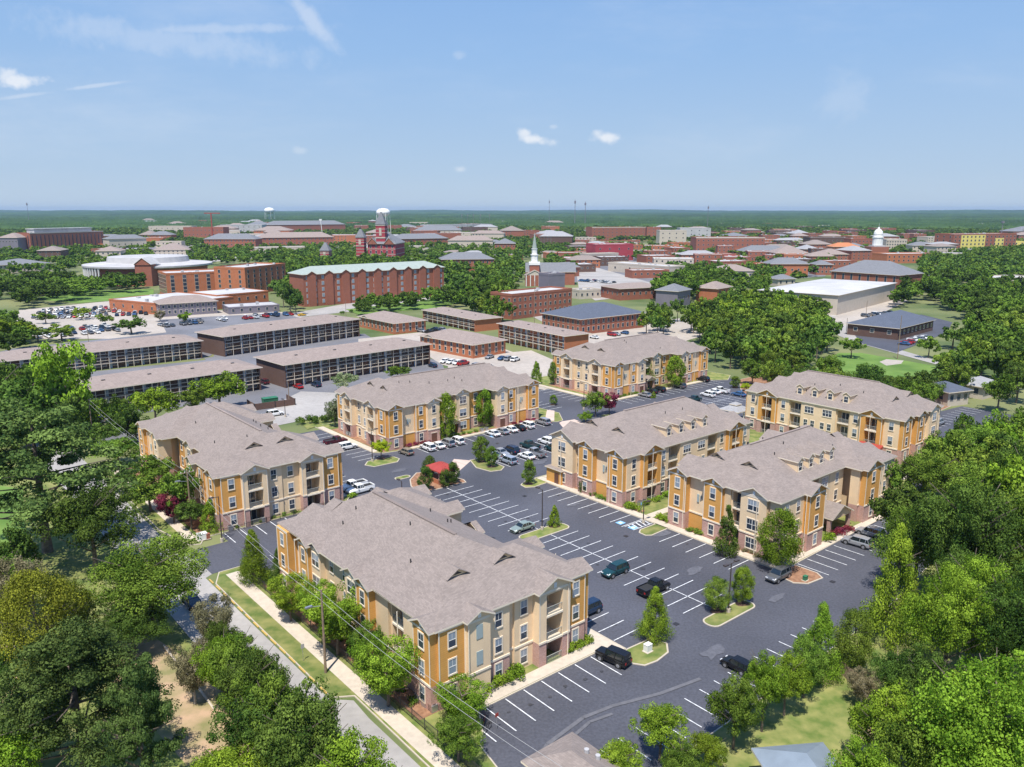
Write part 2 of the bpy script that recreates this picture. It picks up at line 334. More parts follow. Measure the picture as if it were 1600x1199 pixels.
for i, (pts, m) in enumerate((
    (rnded(82.3, 92.7, 94.7, 97.8, 1.2), 'grass'), (rnded(83, 93, 57.3, 60, 1.2), 'grass'), ([(68.4, 61.2), (67.8, 59.2), (69, 57.4), (71, 57.1), (73.6, 57.5), (75.2, 59), (75, 60.6), (74, 61.3), (70.2, 61.5)], 'grass'),
    ([(99.7, 84), (100.6, 83.3), (105.2, 83.5), (105.2, 86.4), (101, 86.4), (99.8, 85.6)], 'grass'),
    ([(99.7, 115.5), (101.4, 114.6), (105.3, 114.9), (105.4, 118.4), (102, 118.6), (100, 117.4)], 'grass'),
    ([(82.2, 149), (83.2, 146.6), (89, 146.3), (90.6, 148), (90.4, 150.6), (84, 151)], 'grass'),
    (rnded(82.4, 86, 135.8, 137.6, .85), 'grass'), ([(81.4, 126.2), (92.6, 125.7), (93.2, 127.4), (92.6, 130), (91, 136), (88, 137.4), (84.5, 134.5), (82.5, 131)], 'mulch'),
    ([(102, 137.2), (99.8, 132), (100.6, 127.9), (103, 127.1), (105, 128.5), (105.4, 134), (104.6, 137)], 'grass'),
    ([(103.4, 60.4), (103, 58), (104.5, 56.4), (108, 56), (109, 57.5), (108.9, 61.4), (105, 61)], 'mulch'),
    ([(152, 141), (156, 140), (156.5, 146), (152.5, 146.5)], 'grass'), ([(176, 131), (181, 130), (182, 136), (177, 137)], 'grass'))):
    plot(pts, m, kw=.22, name='planted_island')
def top(name, pts, m, k=1): 
    o = sheet(name, SP(pts), PH+.012+.004*k, M_[m]); return o
def R4(a0, a1, b0, b1): return [(a0, b0), (a1, b0), (a1, b1), (a0, b1)]
for k, (r, m) in enumerate((((38.9, 40.9, 40.5, 115), 'concrete'), ((47.5, 69, 63.5, 65.3), 'concrete'), ((68.3, 70.0, 61.6, 108), 'concrete'), ((105.2, 106.9, 60.6, 118.4), 'concrete'),
    ((107, 146, 61.7, 63.2), 'concrete'), ((107, 120, 88.6, 90.2), 'concrete'), ((107, 144, 116.2, 118.4), 'concrete'), ((88.4, 90, 156, 184), 'concrete'), ((97, 136, 152.8, 154), 'concrete'),
    ((166, 215, 155.8, 157.2), 'concrete'), ((165.3, 167, 160, 194), 'concrete'), ((68.2, 70, 134, 184), 'concrete'), ((42, 68.2, 131.8, 132.6), 'grass'), ((38.6, 40.4, 132, 184), 'concrete'), ((150, 196, 69, 71.5), 'concrete'),
    ((41.8, 44.6, 66, 108), 'mulch'), ((41, 45, 134, 180), 'mulch'), ((90.2, 92, 154.5, 180), 'mulch'), ((106.9, 108.4, 91.5, 116), 'mulch'), ((106.9, 108, 63.4, 88), 'mulch'), ((107.2, 119, 63.2, 64.2), 'mulch'), ((93, 138, 154, 155), 'mulch'), ((168.4, 170.4, 158, 184), 'mulch'))):
    top('pavement' if m == 'concrete' else ('flower_bed' if m == 'mulch' else 'verge'), R4(*r), m, k % 5)
top('pavement', [(139.5, 150), (147, 158), (146, 160), (138, 152)], 'paver', 3)
gs('paved_crossing', SP([(93.3, 130.4), (95.3, 132.3), (102.2, 136.9), (99.9, 140.2), (92.6, 134)]), 'paver')
gs('paved_court', SP([(130, 124), (141.5, 127), (145, 148), (141, 148.6), (139.4, 148), (131, 134)]), 'paver')
# painted bay lines
ln = MB()
def line(a0, b0, a1, b1, w=.14):
    d = Vector((a1-a0, b1-b0)).normalized(); n = Vector((-d.y, d.x))*w/2
    ln.poly([S(a0+n.x, b0+n.y, .095), S(a0-n.x, b0-n.y, .095), S(a1-n.x, b1-n.y, .095), S(a1+n.x, b1+n.y, .095)], 'line')
def bays_a(a0, a1, b0, b1, st=2.75, cl=None):        # lines run along a, stacked in b
    n = round((b1-b0)/st)
    for i in range(n+1): line(a0, b0+i*st, a1, b0+i*st)
def bays_b(a0, a1, b0, b1, st=2.75):
    n = round((a1-a0)/st)
    for i in range(n+1): line(a0+i*st, b0, a0+i*st, b1)
bays_a(82.9, 92.4, 100.6, 123.2, 2.8); line(87.5, 98, 87.5, 125.4)
bays_a(83, 92.3, 62.7, 92.8, 2.74); line(87.5, 60.4, 87.5, 94.6)
bays_a(99.5, 104.9, 89.3, 111.3); bays_a(99.5, 104.9, 67, 81)
for i in range(5): line(100.3+i, 86.9+.1, 99.9+i+.9, 88.9, .25)
line(99.9, 88.95, 104.9, 88.95); line(99.9, 86.9, 104.9, 86.9)
bays_a(70.4, 75.3, 63.9, 108, 2.78); bays_b(46.1, 66, 63.1, 57.9); bays_b(53.6, 95, 45.6, 50.1)
bays_b(109.6, 138, 61.2, 56); bays_b(44.7, 69, 131.2, 126); bays_b(47, 69, 112.3, 117.4)
bays_a(70.4, 75.5, 134, 178); bays_a(82.6, 88, 152.7, 178)
bays_b(98, 137, 152.3, 147.4); bays_b(106, 128, 127.7, 138.3); line(105.6, 133, 129, 133)
bays_a(146.8, 151.8, 160, 190); bays_a(159.5, 164.8, 160, 190); bays_b(170, 214, 155.2, 150); bays_b(158, 198, 131, 141.5); line(158, 136.2, 198, 136.2); bays_b(152, 190, 119.4, 124.5)
bays_b(200, 238, 60.5, 66); bays_b(200, 238, 87, 81.5)
o = ln.build('parking_bay_lines'); tag(o, kind='structure')
gs_l = MB()
for (a0, a1, b0, b1) in ((99.9, 101.3, 89.6, 91.2), (99.9, 101.3, 85.0+1.95, 88.0)): pass
for b0 in (90.0, 87.1-.05):
    gs_l.poly([S(100, b0, .1), S(101.4, b0, .1), S(101.4, b0+1.3, .1), S(100, b0+1.3, .1)], 'blue')
    gs_l.poly([S(100.35, b0+.35, .104), S(101.05, b0+.35, .104), S(101.05, b0+.95, .104), S(100.35, b0+.95, .104)], 'line')
gs_l.poly([S(117.4, 148.3, .1), S(118.8, 148.3, .1), S(118.8, 149.6, .1), S(117.4, 149.6, .1)], 'blue')
tag(gs_l.build('accessible_bay_marks'), kind='structure')
sc_ = MB()
# pale tyre tracks on the asphalt
def track(pts, w):
    for i in range(len(pts)-1):
        a, b = S(*pts[i]), S(*pts[i+1]); d = (b-a).normalized(); n = Vector((-d.y, d.x, 0))*w/2
        sc_.poly([a+n+Vector((0, 0, .092)), a-n+Vector((0, 0, .092)), b-n+Vector((0, 0, .092)), b+n+Vector((0, 0, .092))], M_['scuff'])
M_['scuff'] = mat('dusty_asphalt', (.115, .115, .128), .85, var=.12, vscale=1.2)
track([(46, 52), (50, 54.2), (56, 55), (60, 54.4), (66, 52.5), (72, 51.4)], .5); track([(47, 50.5), (51, 53), (56, 54), (59, 53.4)], .4)
tag(sc_.build('tyre_marks'), kind='structure')
M_['oil'] = mat('oil_stained_asphalt', (.045, .045, .052), .6, var=.2, vscale=3); M_['patch'] = mat('patched_asphalt', (.098, .10, .118), .85, var=.15, vscale=2)
ob = MB(); r2 = random.Random(5)
def blob(a, b, r, m, z, st=1.0):
    n = 11; ph = [r2.uniform(.6, 1.25) for _ in range(n)]; ob.poly([S(a+r*ph[i]*math.cos(6.283*i/n), b+r*st*ph[i]*math.sin(6.283*i/n), z) for i in range(n)], M_[m])
for i in range(34):
    b0 = 63+i*1.0*1.8
    if r2.random() < .8: blob(r2.choice((85.2, 90, 73, 102.2))+r2.uniform(-.6, .6), b0+r2.uniform(-.4, .4), r2.uniform(.18, .42), 'oil', .0905+.0001*i)
for i in range(9): blob(47.6+i*2.75, 60.5+r2.uniform(-.5, .5), r2.uniform(.2, .35), 'oil', .0905+.0001*i)
for a, b, r, st in ((100.6, 102.5, 1.6, .5), (102.5, 84.2-1.5, 1.9, .5), (78, 54, 2.2, .5), (97, 57, 2.0, .4), (95, 70, 1.8, .6), (113, 126, 2.4, .5), (78.5, 120, 2.2, .5), (86, 141, 1.8, .5), (60, 122, 2, .4)): blob(a, b, r, 'patch', .0895, st)
tag(ob.build('asphalt_stains'), kind='structure')
dr = MB()
for a, b in ((80, 61.5), (97, 86), (79, 100), (96.5, 112), (66, 121), (95, 141), (115, 143.5), (108, 54.5)): dr.box(-.35, .35, -.35, .35, .093, .1, 'dark', T=lambda x, y, z, a=a, b=b: S(a+x, b+y, z))
tag(dr.build('drain_covers'), kind='structure')
yk = MB()
for i in range(14):
    b0 = 77+i*2.8
    yk.box(36.34, 36.54, b0, b0+1.7, .02, .145, 'yellow', T=lambda a, b, z: S(a, b, z))
tag(yk.build('yellow_kerb'), kind='structure')

# ---------------------------------------------------------------- beyond the estate: streets, lots, lawns
for name, pts, m in (
    ('road', [(395, 672), (540, 640), (560, 622), (520, 600), (440, 596), (330, 626), (205, 668), (150, 690), (150, 700)], 'asphalt2'),
    ('parking_lot', [(318, 560), (345, 556), (420, 612), (470, 612), (690, 566), (700, 592), (560, 626), (420, 625)], 'asphalt2'),
    ('driveway', [(420, 668), (500, 652), (548, 640), (545, 615), (470, 612), (430, 632)], 'concrete2'),
    ('parking_lot', [(-40, 640), (-40, 600), (330, 562), (352, 530), (570, 522), (600, 540), (690, 566), (672, 575), (440, 612), (410, 615), (140, 660)], 'asphalt2'),
    ('parking_lot', [(-40, 560), (20, 545), (180, 528), (340, 505), (360, 510), (330, 556), (310, 562)], 'asphalt2'),
    ('town_paving', [(860, 440), (905, 396), (1040, 392), (1200, 392), (1290, 412), (1290, 432), (1180, 440), (1060, 446)], 'asphalt2'),
    ('town_paving', [(170, 410), (240, 380), (320, 372), (560, 368), (600, 385), (420, 402), (300, 412)], 'concrete2'),
    ('parking_lot', [(560, 530), (700, 515), (800, 550), (870, 572), (880, 600), (850, 610), (760, 590), (690, 570), (650, 545), (560, 535)], 'pale'),
    ('parking_lot', [(700, 560), (830, 548), (872, 566), (876, 594), (700, 580)], 'pale'),
    ('street', [(400, 500), (430, 500), (560, 486), (760, 458), (880, 520), (990, 540), (985, 530), (880, 500), (770, 450), (540, 475)], 'concrete2'),
    ('parking_lot', [(880, 520), (1010, 505), (1120, 490), (1180, 500), (1010, 552), (900, 548)], 'pale'),
    ('parking_lot', [(20, 530), (30, 485), (180, 470), (330, 485), (440, 488), (480, 498), (330, 512), (170, 530)], 'pale'),
    ('parking_lot', [(330, 512), (260, 520), (250, 500), (330, 495), (440, 490), (470, 497)], 'asphalt2'),
    ('parking_lot', [(900, 424), (920, 415), (1010, 440), (1050, 448), (1000, 462), (930, 470), (905, 455)], 'concrete2'),
    ('street', [(1310, 525), (1335, 535), (1470, 572), (1478, 568), (1340, 528), (1318, 495), (1310, 470), (1295, 470), (1290, 500)], 'concrete2'),
    ('parking_lot', [(1345, 537), (1334, 522), (1352, 508), (1440, 492), (1488, 504), (1480, 520), (1400, 552)], 'asphalt'),
    ('parking_lot', [(1300, 500), (1320, 478), (1400, 466), (1420, 470), (1360, 498), (1310, 512)], 'pale'),
    ('lawn', [(1255, 590), (1310, 552), (1345, 552), (1475, 575), (1450, 600), (1300, 612)], 'lawn2'),
    ('sand_pit', [(1374, 566), (1385, 562), (1412, 564), (1408, 569), (1385, 572)], 'pale'),
    ('lawn', [(50, 468), (100, 456), (240, 452), (240, 466), (120, 474)], 'lawn2'),
    ('lawn', [(540, 484), (660, 470), (760, 455), (770, 462), (680, 482), (560, 492)], 'lawn2'),
    ('lawn', [(0, 760), (36, 765), (40, 860), (60, 930), (0, 940)], 'lawn2'),
    ('lawn', [(480, 672), (540, 652), (545, 640), (470, 660)], 'grass'),
    ('driveway', [(1555, 435), (1600, 430), (1600, 470), (1550, 460)], 'pale')):
    gs(name, GP(pts), m)
#==BUILDINGS==
# ---------------------------------------------------------------- estate apartment buildings
EAVE = 9.8; SL = .5; OV = .55
def sidefn(side, L, Wd):
    if side == 'S': return lambda t, d, z: (t, -d, z)
    if side == 'E': return lambda t, d, z: (L+d, t, z)
    if side == 'N': return lambda t, d, z: (L-t, Wd+d, z)
    return lambda t, d, z: (-d, Wd-t, z)
SROT = {'S': 0, 'E': math.pi/2, 'N': math.pi, 'W': -math.pi/2}
SHARED = {}
def winmesh(w, h, nx, glass, arch=False):
    k = ('win', w, h, nx, glass)
    if k in SHARED: return SHARED[k]
    f = MB(); t = .14
    f.box(-w/2-t, w/2+t, -.07, .02, h/2, h/2+t+.05, 'trim'); f.box(-w/2-t, w/2+t, -.10, .02, -h/2-t-.04, -h/2, 'trim')
    f.box(-w/2-t, -w/2, -.07, .02, -h/2, h/2, 'trim'); f.box(w/2, w/2+t, -.07, .02, -h/2, h/2, 'trim')
    f.box(-w/2, w/2, -.05, .02, -.035, .035, 'white')
    for i in range(1, nx): x = -w/2+w*i/nx; f.box(x-.05, x+.05, -.052, .02, -h/2, h/2, 'white')
    for i in range(nx): x = -w/2+w*(i+.5)/nx; f.box(x-.018, x+.018, -.045, .02, .035, h/2, 'white')
    g = MB(); g.box(-w/2, w/2, -.03, .015, -h/2, h/2, 'glass' if glass == 'half' else glass)
    if glass == 'half': g.box(-w/2+.03, w/2-.03, -.036, .0, -.05, h/2, 'blind')
    SHARED[k] = (f.mesh('window'), g.mesh('pane')); return SHARED[k]
def railmesh(w):
    k = ('rail', w)
    if k in SHARED: return SHARED[k]
    b = MB(); b.box(-w/2, w/2, -.03, .03, 1.0, 1.07, 'railing'); b.box(-w/2, w/2, -.02, .02, .1, .15, 'railing')
    n = int(w/.16)
    for i in range(n+1): x = -w/2+w*i/n; b.box(x-.018, x+.018, -.015, .015, .15, 1.0, 'railing')
    SHARED[k] = b.mesh('balcony_railing'); return SHARED[k]
def slidemesh(w):
    k = ('slide', w)
    if k in SHARED: return SHARED[k]
    b = MB(); b.box(-w/2, w/2, -.05, 0, 0, 2.15, 'glass'); b.box(-w/2-.1, w/2+.1, -.08, 0, 2.15, 2.27, 'trim')
    for x in (-w/2-.1, -.05, w/2): b.box(x, x+.1, -.09, 0, 0, 2.15, 'white')
    SHARED[k] = b.mesh('balcony_door'); return SHARED[k]
def hip(b, x0, x1, y0, y1, z, m, sl=SL, T=None, th=.22, trim='trim', gab=None):
    """closed hip roof solid over a rectangle; gab: names of ends ('x0','x1') that are gables"""
    T = T or (lambda *p: p)
    lx, ly = x1-x0, y1-y0
    if lx >= ly:
        h = ly/2*sl; ym = (y0+y1)/2; r0 = x0+(ly/2 if not (gab and 'x0' in gab) else 0); r1 = x1-(ly/2 if not (gab and 'x1' in gab) else 0)
        if r0 > r1: r0 = r1 = (x0+x1)/2
        A, B = (r0, ym, z+h+th), (r1, ym, z+h+th)
        e = [(x0, y0, z+th), (x1, y0, z+th), (x1, y1, z+th), (x0, y1, z+th)]
        fs = [([e[0], e[1], B, A], m), ([e[2], e[3], A, B], m), ([e[1], e[2], B], m if not (gab and 'x1' in gab) else gab['x1']), ([e[3], e[0], A], m if not (gab and 'x0' in gab) else gab['x0'])]
    else:
        h = lx/2*sl; xm = (x0+x1)/2
        A, B = (xm, y0+lx/2, z+h+th), (xm, y1-lx/2, z+h+th)
        e = [(x0, y0, z+th), (x1, y0, z+th), (x1, y1, z+th), (x0, y1, z+th)]
        fs = [([e[1], e[2], B, A], m), ([e[3], e[0], A, B], m), ([e[0], e[1], A], m), ([e[2], e[3], B], m)]
    for pts, mm in fs: b.poly([T(*p) for p in pts], mm)
    e0 = [(p[0], p[1], z) for p in e]
    for i in range(4): b.poly([T(*p) for p in (e0[i], e0[(i+1) % 4], e[(i+1) % 4], e[i])], trim)
    b.poly([T(*p) for p in e0[::-1]], trim)
def gable(b, t0, t1, d, z, m, wall, f, sl=SL, ov=.42, inn=None, th=.2, wb=None):
    """cross gable over a bay t0..t1 that stands d proud of the wall line; f maps (t, d, z) to local space"""
    c = (t0+t1)/2; hw = (t1-t0)/2+ov; h = hw*sl; D = d+ov; I = -(inn if inn is not None else hw+OV+.1)
    zr = z+h
    P = lambda t, dd, zz: f(t, dd, zz)
    b.poly([P(c-hw, D, z), P(c, D, zr), P(c, I, zr), P(c-hw, I, z)][::-1], m); b.poly([P(c+hw, D, z), P(c+hw, I, z), P(c, I, zr), P(c, D, zr)][::-1], m)
    # underside of the overhang and barge boards
    b.poly([P(c-hw, D, z-th), P(c, D, zr-th), P(c, I, zr-th), P(c-hw, I, z-th)], 'trim'); b.poly([P(c+hw, D, z-th), P(c+hw, I, z-th), P(c, I, zr-th), P(c, D, zr-th)], 'trim')
    b.poly([P(c-hw, D, z-th), P(c-hw, D, z), P(c, D, zr), P(c, D, zr-th)], 'trim'); b.poly([P(c+hw, D, z), P(c+hw, D, z-th), P(c, D, zr-th), P(c, D, zr)], 'trim')
    b.poly([P(c-hw, D, z-th), P(c-hw, I, z-th), P(c-hw, I, z), P(c-hw, D, z)], 'trim'); b.poly([P(c+hw, D, z-th), P(c+hw, D, z), P(c+hw, I, z), P(c+hw, I, z-th)], 'trim')
    if wb is not None:
        q = d-.004
        wb.poly([P(t0, q, z-.5), P(t1, q, z-.5), P(t1, q, z+.0), P(c, q, z+(t1-t0)/2*sl+.05), P(t0, q, z+.0)], wall)
def apartment(name, label, org, rot, L, Wd, sides, dormers=None, notch={}, porch=None, extra=None):
    root = thing('apartment_building', S(*org), SR+rot, label, 'building', 'cream and orange apartment buildings of the estate')
    wb, rb = MB(), MB(); tb = wb
    core = 1.6
    xN = {s: notch.get(s, 0) for s in 'SENW'}
    # inner core that carries the rear walls of the balconies
    wb.box(core, L-core, core+xN['S'], Wd-core-xN['N'], 0, EAVE-.02, 't')
    if xN['S'] or xN['N']:
        for a0, a1 in ((core, notch['a']-core), (L-notch['b']+core, L-core)): wb.box(a0, a1, core, Wd-core, 0, EAVE-.03, 't')
    wins = []
    for side, segs in sides.items():
        f = sidefn(side, L, Wd); tot = L if side in 'SN' else Wd
        k = tot/sum(s[0] for s in segs); t = 0; rz = SROT[side]
        for (w, d, cu, cg, kind, gb) in segs:
            w *= k; t1 = t+w; T = lambda a, b, c, f=f: f(a, b, c); ins = -core+(d if d < -.9 else 0)-.05
            def place(me, dd, c, z, nm='window', pane=None):
                o = obj(nm, me, root, f(c, dd, z), rz)
                if pane: obj('pane', pane, o)
                return o
            cm = (t+t1)/2
            if kind in ('balc', 'open'):
                bw = min(w-1.0, 2.7) if kind == 'balc' else w-.5
                l, r = cm-bw/2, cm+bw/2
                for (p, q) in ((t, l), (r, t1)):
                    if q-p > .02:
                        wb.box(p, q, d, ins, 0, 3.2, M_[cg], T); wb.box(p, q, d, ins, 3.2, EAVE, M_[cu], T)
                wb.box(l, r, d-.06, ins, EAVE-.55, EAVE, M_[cu], T)
                for i, z in enumerate((.0, 3.2, 6.5)):
                    tb.box(l, r, d+.02, ins, z-(.22 if z else 0), z+.04, 'trim', T)
                    o = obj('railing', railmesh(round(bw, 1)), root, f(cm, d-.12, z), rz)
                    obj('balcony_door', slidemesh(1.7), root, f(cm-.15, ins+.06 if d > -.9 else ins+.06, z+.05), rz)
                dd = d
            else:
                wb.box(t, t1, d, ins, 0, 3.2, M_[cg], T); wb.box(t, t1, d, ins, 3.2, EAVE, M_[cu], T)
                for i, z in enumerate((1.75, 4.95, 8.2)):
                    gl = rnd.choice(('glass', 'glass', 'half', 'half', 'blind'))
                    if kind in ('w1', 'w1b') or (kind == 'door' and i): fr, pn = winmesh(.95, 1.75, 1, gl); place(fr, d, cm, z, pane=pn)
                    elif kind == 'w2': fr, pn = winmesh(1.9, 1.75, 2, gl); place(fr, d, cm, z, pane=pn)
                    elif kind == 'w3':
                        for q in ((-.26, .26) if i == 2 else (-.34, -.14, .14, .34)):
                            fr, pn = winmesh(2.2 if i == 2 else .9, 1.5, 3 if i == 2 else 1, gl); place(fr, d, cm+q*w, z, pane=pn)
                    elif kind == 'blind' and i: 
                        s = MB(); s.box(-.45, .45, -.06, 0, -.85, .85, 'shutter'); obj('shutter', s.mesh('shutter'), root, f(cm, d, z), rz)
                    elif kind == 'door' and i == 0:
                        s = MB(); s.box(-.75, .75, -.06, 0, -1.75, .55, 'door'); s.box(-.87, .87, -.045, 0, .55, .7, 'trim'); obj('door', s.mesh('door'), root, f(cm, d, z), rz)
                if kind == 'blank':
                    s = MB(); s.box(-.2, .2, -.14, 0, -.7, .7, 'shutter'); s.box(.45, .7, -.12, 0, -.2, .6, 'shutter'); obj('meter_box', s.mesh('meter_box'), root, f(cm, d, 6.1), rz)
            # trims: storey band, corner boards, eave frieze
            if kind not in ('open',):
                if kind == 'balc':
                    bw = min(w-1.0, 2.7)
                    for p, q in ((t, cm-bw/2), (cm+bw/2, t1)): tb.box(p-.02, q+.02, d+.09, d-.05, 3.14, 3.4, 'trim', T)
                else: tb.box(t-.02, t1+.02, d+.09, d-.05, 3.14, 3.4, 'trim', T)
                if cu == 'o' or kind == 'balc':
                    for p in (t+.0, t1-.14): tb.box(p, p+.14, d+.05, d-.04, 3.4, EAVE-.2, 'trim', T)
                tb.box(t, t1, d+.035, d-.03, EAVE-.28, EAVE+.0, 'trim', T)
            if gb:
                gable(rb, t, t1, d, EAVE+.18, M_['roof'], M_[cu], f, wb=wb)
                s = MB(); s.box(-.22, .22, -.07, 0, -.3, .35, 'white'); obj('gable_vent', s.mesh('gable_vent'), root, f(cm, d, EAVE+.45), rz)
            t = t1
    # roofs
    y0, y1 = -OV+xN['S'], Wd+OV-xN['N']
    hip(rb, -OV+.01, L+OV-.01, y0, y1, EAVE, M_['roof'])
    if xN['S'] or xN['N']:
        hip(rb, -OV, notch['a']+OV, -OV, Wd+OV, EAVE-.012, M_['roof']); hip(rb, L-notch['b']-OV, L+OV, -OV, Wd+OV, EAVE-.012, M_['roof'])
    wb.build('wall', root); roof = rb.build('roof', root)
    zr = EAVE+.22+(y1-y0)/2*SL
    # ridge cap, vents and small gablets
    rc = MB(); hw = (y1-y0)/2; ym = (y0+y1)/2
    rc.box(-OV+hw, L+OV-hw, ym-.22, ym+.22, zr-.07, zr+.1, 'roofbrown'); rc.build('ridge_cap', roof)
    for i in range(7):
        x = rnd.uniform(hw, L-hw); s = rnd.choice((-1, 1)); dd = rnd.uniform(1.5, hw*.75); z = zr-dd*SL
        v = MB(); v.tube((0, 0, -.2), (0, 0, .5), .09, .09, 'dark', 6); obj('roof_vent', v.mesh('roof_vent'), roof, (x, ym+s*dd, z))
    for (gx, gy, ang) in ((4.6, y0+hw*.66, 0), (4.6, y1-hw*.66, 0), (L-4.6, y0+hw*.66, math.pi), (L-4.6, y1-hw*.66, math.pi)):
        g = MB(); g.faces([(0, -2.3, 0), (0, 2.3, 0), (0, 0, 1.35)], ((0, 2, 1),), 't'); g.faces([(-.02, -1.0, .25), (-.02, 1.0, .25), (-.02, 0, .85)], ((0, 2, 1),), 'dark')
        for sg in (-1, 1): g.faces([(-.45, sg*2.7, -.1), (-.45, 0, 1.5), (3.4, 0, 1.5), (3.4, sg*2.7, -.1), (-.45, sg*2.7, -.22), (-.45, 0, 1.36), (3.4, 0, 1.36), (3.4, sg*2.7, -.22)], ((0, 1, 2, 3), (7, 6, 5, 4)), M_['roof']); g.faces([(-.45, sg*2.7, -.1), (-.45, 0, 1.5), (-.45, 0, 1.36), (-.45, sg*2.7, -.22)], ((0, 1, 2, 3),), 'roofbrown')
        obj('roof_gablet', g.mesh('roof_gablet'), roof, (gx, gy, EAVE+.2+(4.6+OV)*SL+.1), ang, (.62, .62, .62))
    if dormers:
        side, ts = dormers; f = sidefn(side, L, Wd)
        for tt in ts:
            g = MB(); fz = EAVE+.22; dd = -1.5+ (-xN[side] if side in xN else 0); w = .85
            T = lambda a, b, c, f=f: f(a, b, c)
            g.box(tt-w, tt+w, dd, dd-4.2, fz+(-dd-xN.get(side, 0))*SL-.4, fz+2.85, 'c', T)
            g.box(tt-w-.12, tt+w+.12, dd+.12, dd-.4, fz+.62, fz+.95, 'white', T)
            gable(g, tt-w, tt+w, dd, fz+2.92, M_['roof'], M_['c'], f, sl=.7, ov=.22, inn=-dd+4.4, wb=g)
            o = g.build('dormer', roof)
            fr, pn = winmesh(.95, 1.35, 1, 'glass'); obj('dormer_window', fr, roof, f(tt, dd, fz+1.85), SROT[side]); obj('dormer_pane', pn, roof, f(tt, dd, fz+1.85), SROT[side])
    if porch:
        side, tt, dz, pw = porch; f = sidefn(side, L, Wd); g = MB(); d0 = -xN.get(side, 0)
        T = lambda a, b, c, f=f: f(a, b, c)
        for s in (-1, 1): g.box(tt+s*pw/2-.3, tt+s*pw/2+.3, d0+dz-.1, d0+dz-.7, 0, 3.0, 'brick', T)
        gable(g, tt-pw/2, tt+pw/2, d0+dz, 3.1, M_['roof'], M_['t'], f, inn=-d0+.1, wb=g)
        g.build('entrance_porch', root)
    # downspouts
    for side in 'SENW':
        f = sidefn(side, L, Wd); tot = L if side in 'SN' else Wd
        for q in (.16, .84):
            s = MB(); s.tube((0, -.12, 0), (0, -.12, EAVE), .06, .06, 'trim', 6); obj('downspout', s.mesh('downspout'), root, f(q*tot, .95 if not xN[side] else .95, 0), SROT[side])
    return root
o1 = (4, .8, 'o', 'b', 'w1', 1)
ENDA = [(3.7, .35, 'o', 'b', 'w1', 0), (4.7, 1.0, 'c', 'b', 'balc', 1), (3.3, -.2, 't', 'c', 'w1', 0), (3.6, .1, 'c', 'c', 'w1', 0), (4.6, 1.0, 'c', 'b', 'balc', 1), (3.6, .35, 'o', 'b', 'w1', 0)]
ENDN = [(3.8, .35, 'o', 'b', 'w1', 0), (3.3, .9, 'c', 'c', 'blind', 1), (3.5, .25, 'c', 'b', 'w1', 0), (1.2, -.5, 'c', 'c', 'none', 0), (3.0, -.2, 'c', 'c', 'w1', 0), (5.3, 1.0, 'c', 'b', 'balc', 1), (3.4, .35, 'o', 'b', 'w1', 0)]
LONGA = [(3.8, .9, 'o', 'b', 'w1', 1), (3.9, 0, 'c', 'o', 'blank', 0), (3.3, .35, 'o', 'b', 'w1', 0), (3.5, .95, 'c', 'b', 'door', 1),
         (4.2, -3, 'o', 'b', 'w1', 0), (3.2, -3, 't', 'b', 'open', 0), (4.1, -2.2, 't', 'o', 'w2', 1), (5.2, -3, 'o', 'b', 'w1', 0), (1.5, -3, 't', 't', 'none', 0),
         (3.5, .95, 'c', 'b', 'door', 1), (3.3, .35, 'o', 'b', 'w1', 0), (3.9, 0, 'c', 'o', 'blank', 0), (3.8, .9, 'o', 'b', 'w1', 1)]
NA = {'a': 14.5, 'b': 14.5}
LONGB = [(4.0, .2, 'c', 'b', 'w1', 0), (5.6, 1.0, 'o', 'b', 'balc', 1), (3.3, .2, 'c', 'b', 'w1', 0), (3.6, .0, 't', 'b', 'open', 0), (9.6, .3, 'c', 'o', 'w3', 0), (3.6, 0, 't', 'b', 'open', 0), (3.2, .2, 'c', 'b', 'w1', 0), (5.4, 1.0, 'o', 'b', 'balc', 1), (3.8, .2, 'c', 'b', 'w1', 0)]
LN1 = [(3.4, .9, 'o', 'b', 'w1', 0), (3.6, -.6, 'c', 'b', 'balc', 0), (2.6, .9, 'o', 'b', 'w1', 1), (2.6, .4, 'c', 'b', 'w2', 1), (3.4, -.4, 't', 'o', 'w1', 0), (3.6, -.4, 't', 'o', 'w1', 0), (3.3, .6, 'c', 'o', 'w2', 1), (3.0, .9, 'o', 'b', 'w1', 1), (2.8, 0, 't', 'b', 'none', 0), (3.6, -.4, 'c', 'b', 'open', 0), (3.0, .2, 'c', 'b', 'none', 0), (3.2, .9, 'o', 'b', 'w1', 1)]
SWC2 = [(4, .9, 'o', 'b', 'w1', 1), (4.0, -.3, 'c', 'o', 'blank', 0), (4, .8, 'o', 'b', 'w1', 1), (1.3, .1, 't', 'b', 'none', 0), (2.4, -.2, 'c', 'b', 'open', 0), (5.2, .5, 'c', 'b', 'w2', 1), (2.2, -.2, 't', 'b', 'none', 0)]
SWC1 = [(6.2, .6, 'c', 'b', 'w2', 1), (1.9, -.5, 't', 'b', 'open', 0), (3.9, .9, 'o', 'b', 'w1', 1), (3.9, -.3, 'c', 'o', 'blank', 0), (4, .9, 'o', 'b', 'w1', 1)]
SEC2 = [(2.9, .3, 'c', 'b', 'w1', 0), (3.2, .3, 'c', 'b', 'w1', 0), (4.4, 1.3, 'o', 'b', 'w1', 1), (2.6, -3, 't', 'b', 'w2', 0), (2.6, -3, 't', 'b', 'open', 0), (3.3, -3, 't', 'b', 'w2', 0), (4.3, -3, 'c', 'b', 'w1', 0), (.5, 0, 'c', 'b', 'none', 0), (4.8, 1.0, 'o', 'b', 'w1', 1), (6, .3, 'c', 'b', 'w1', 0)]
Q = math.pi/2
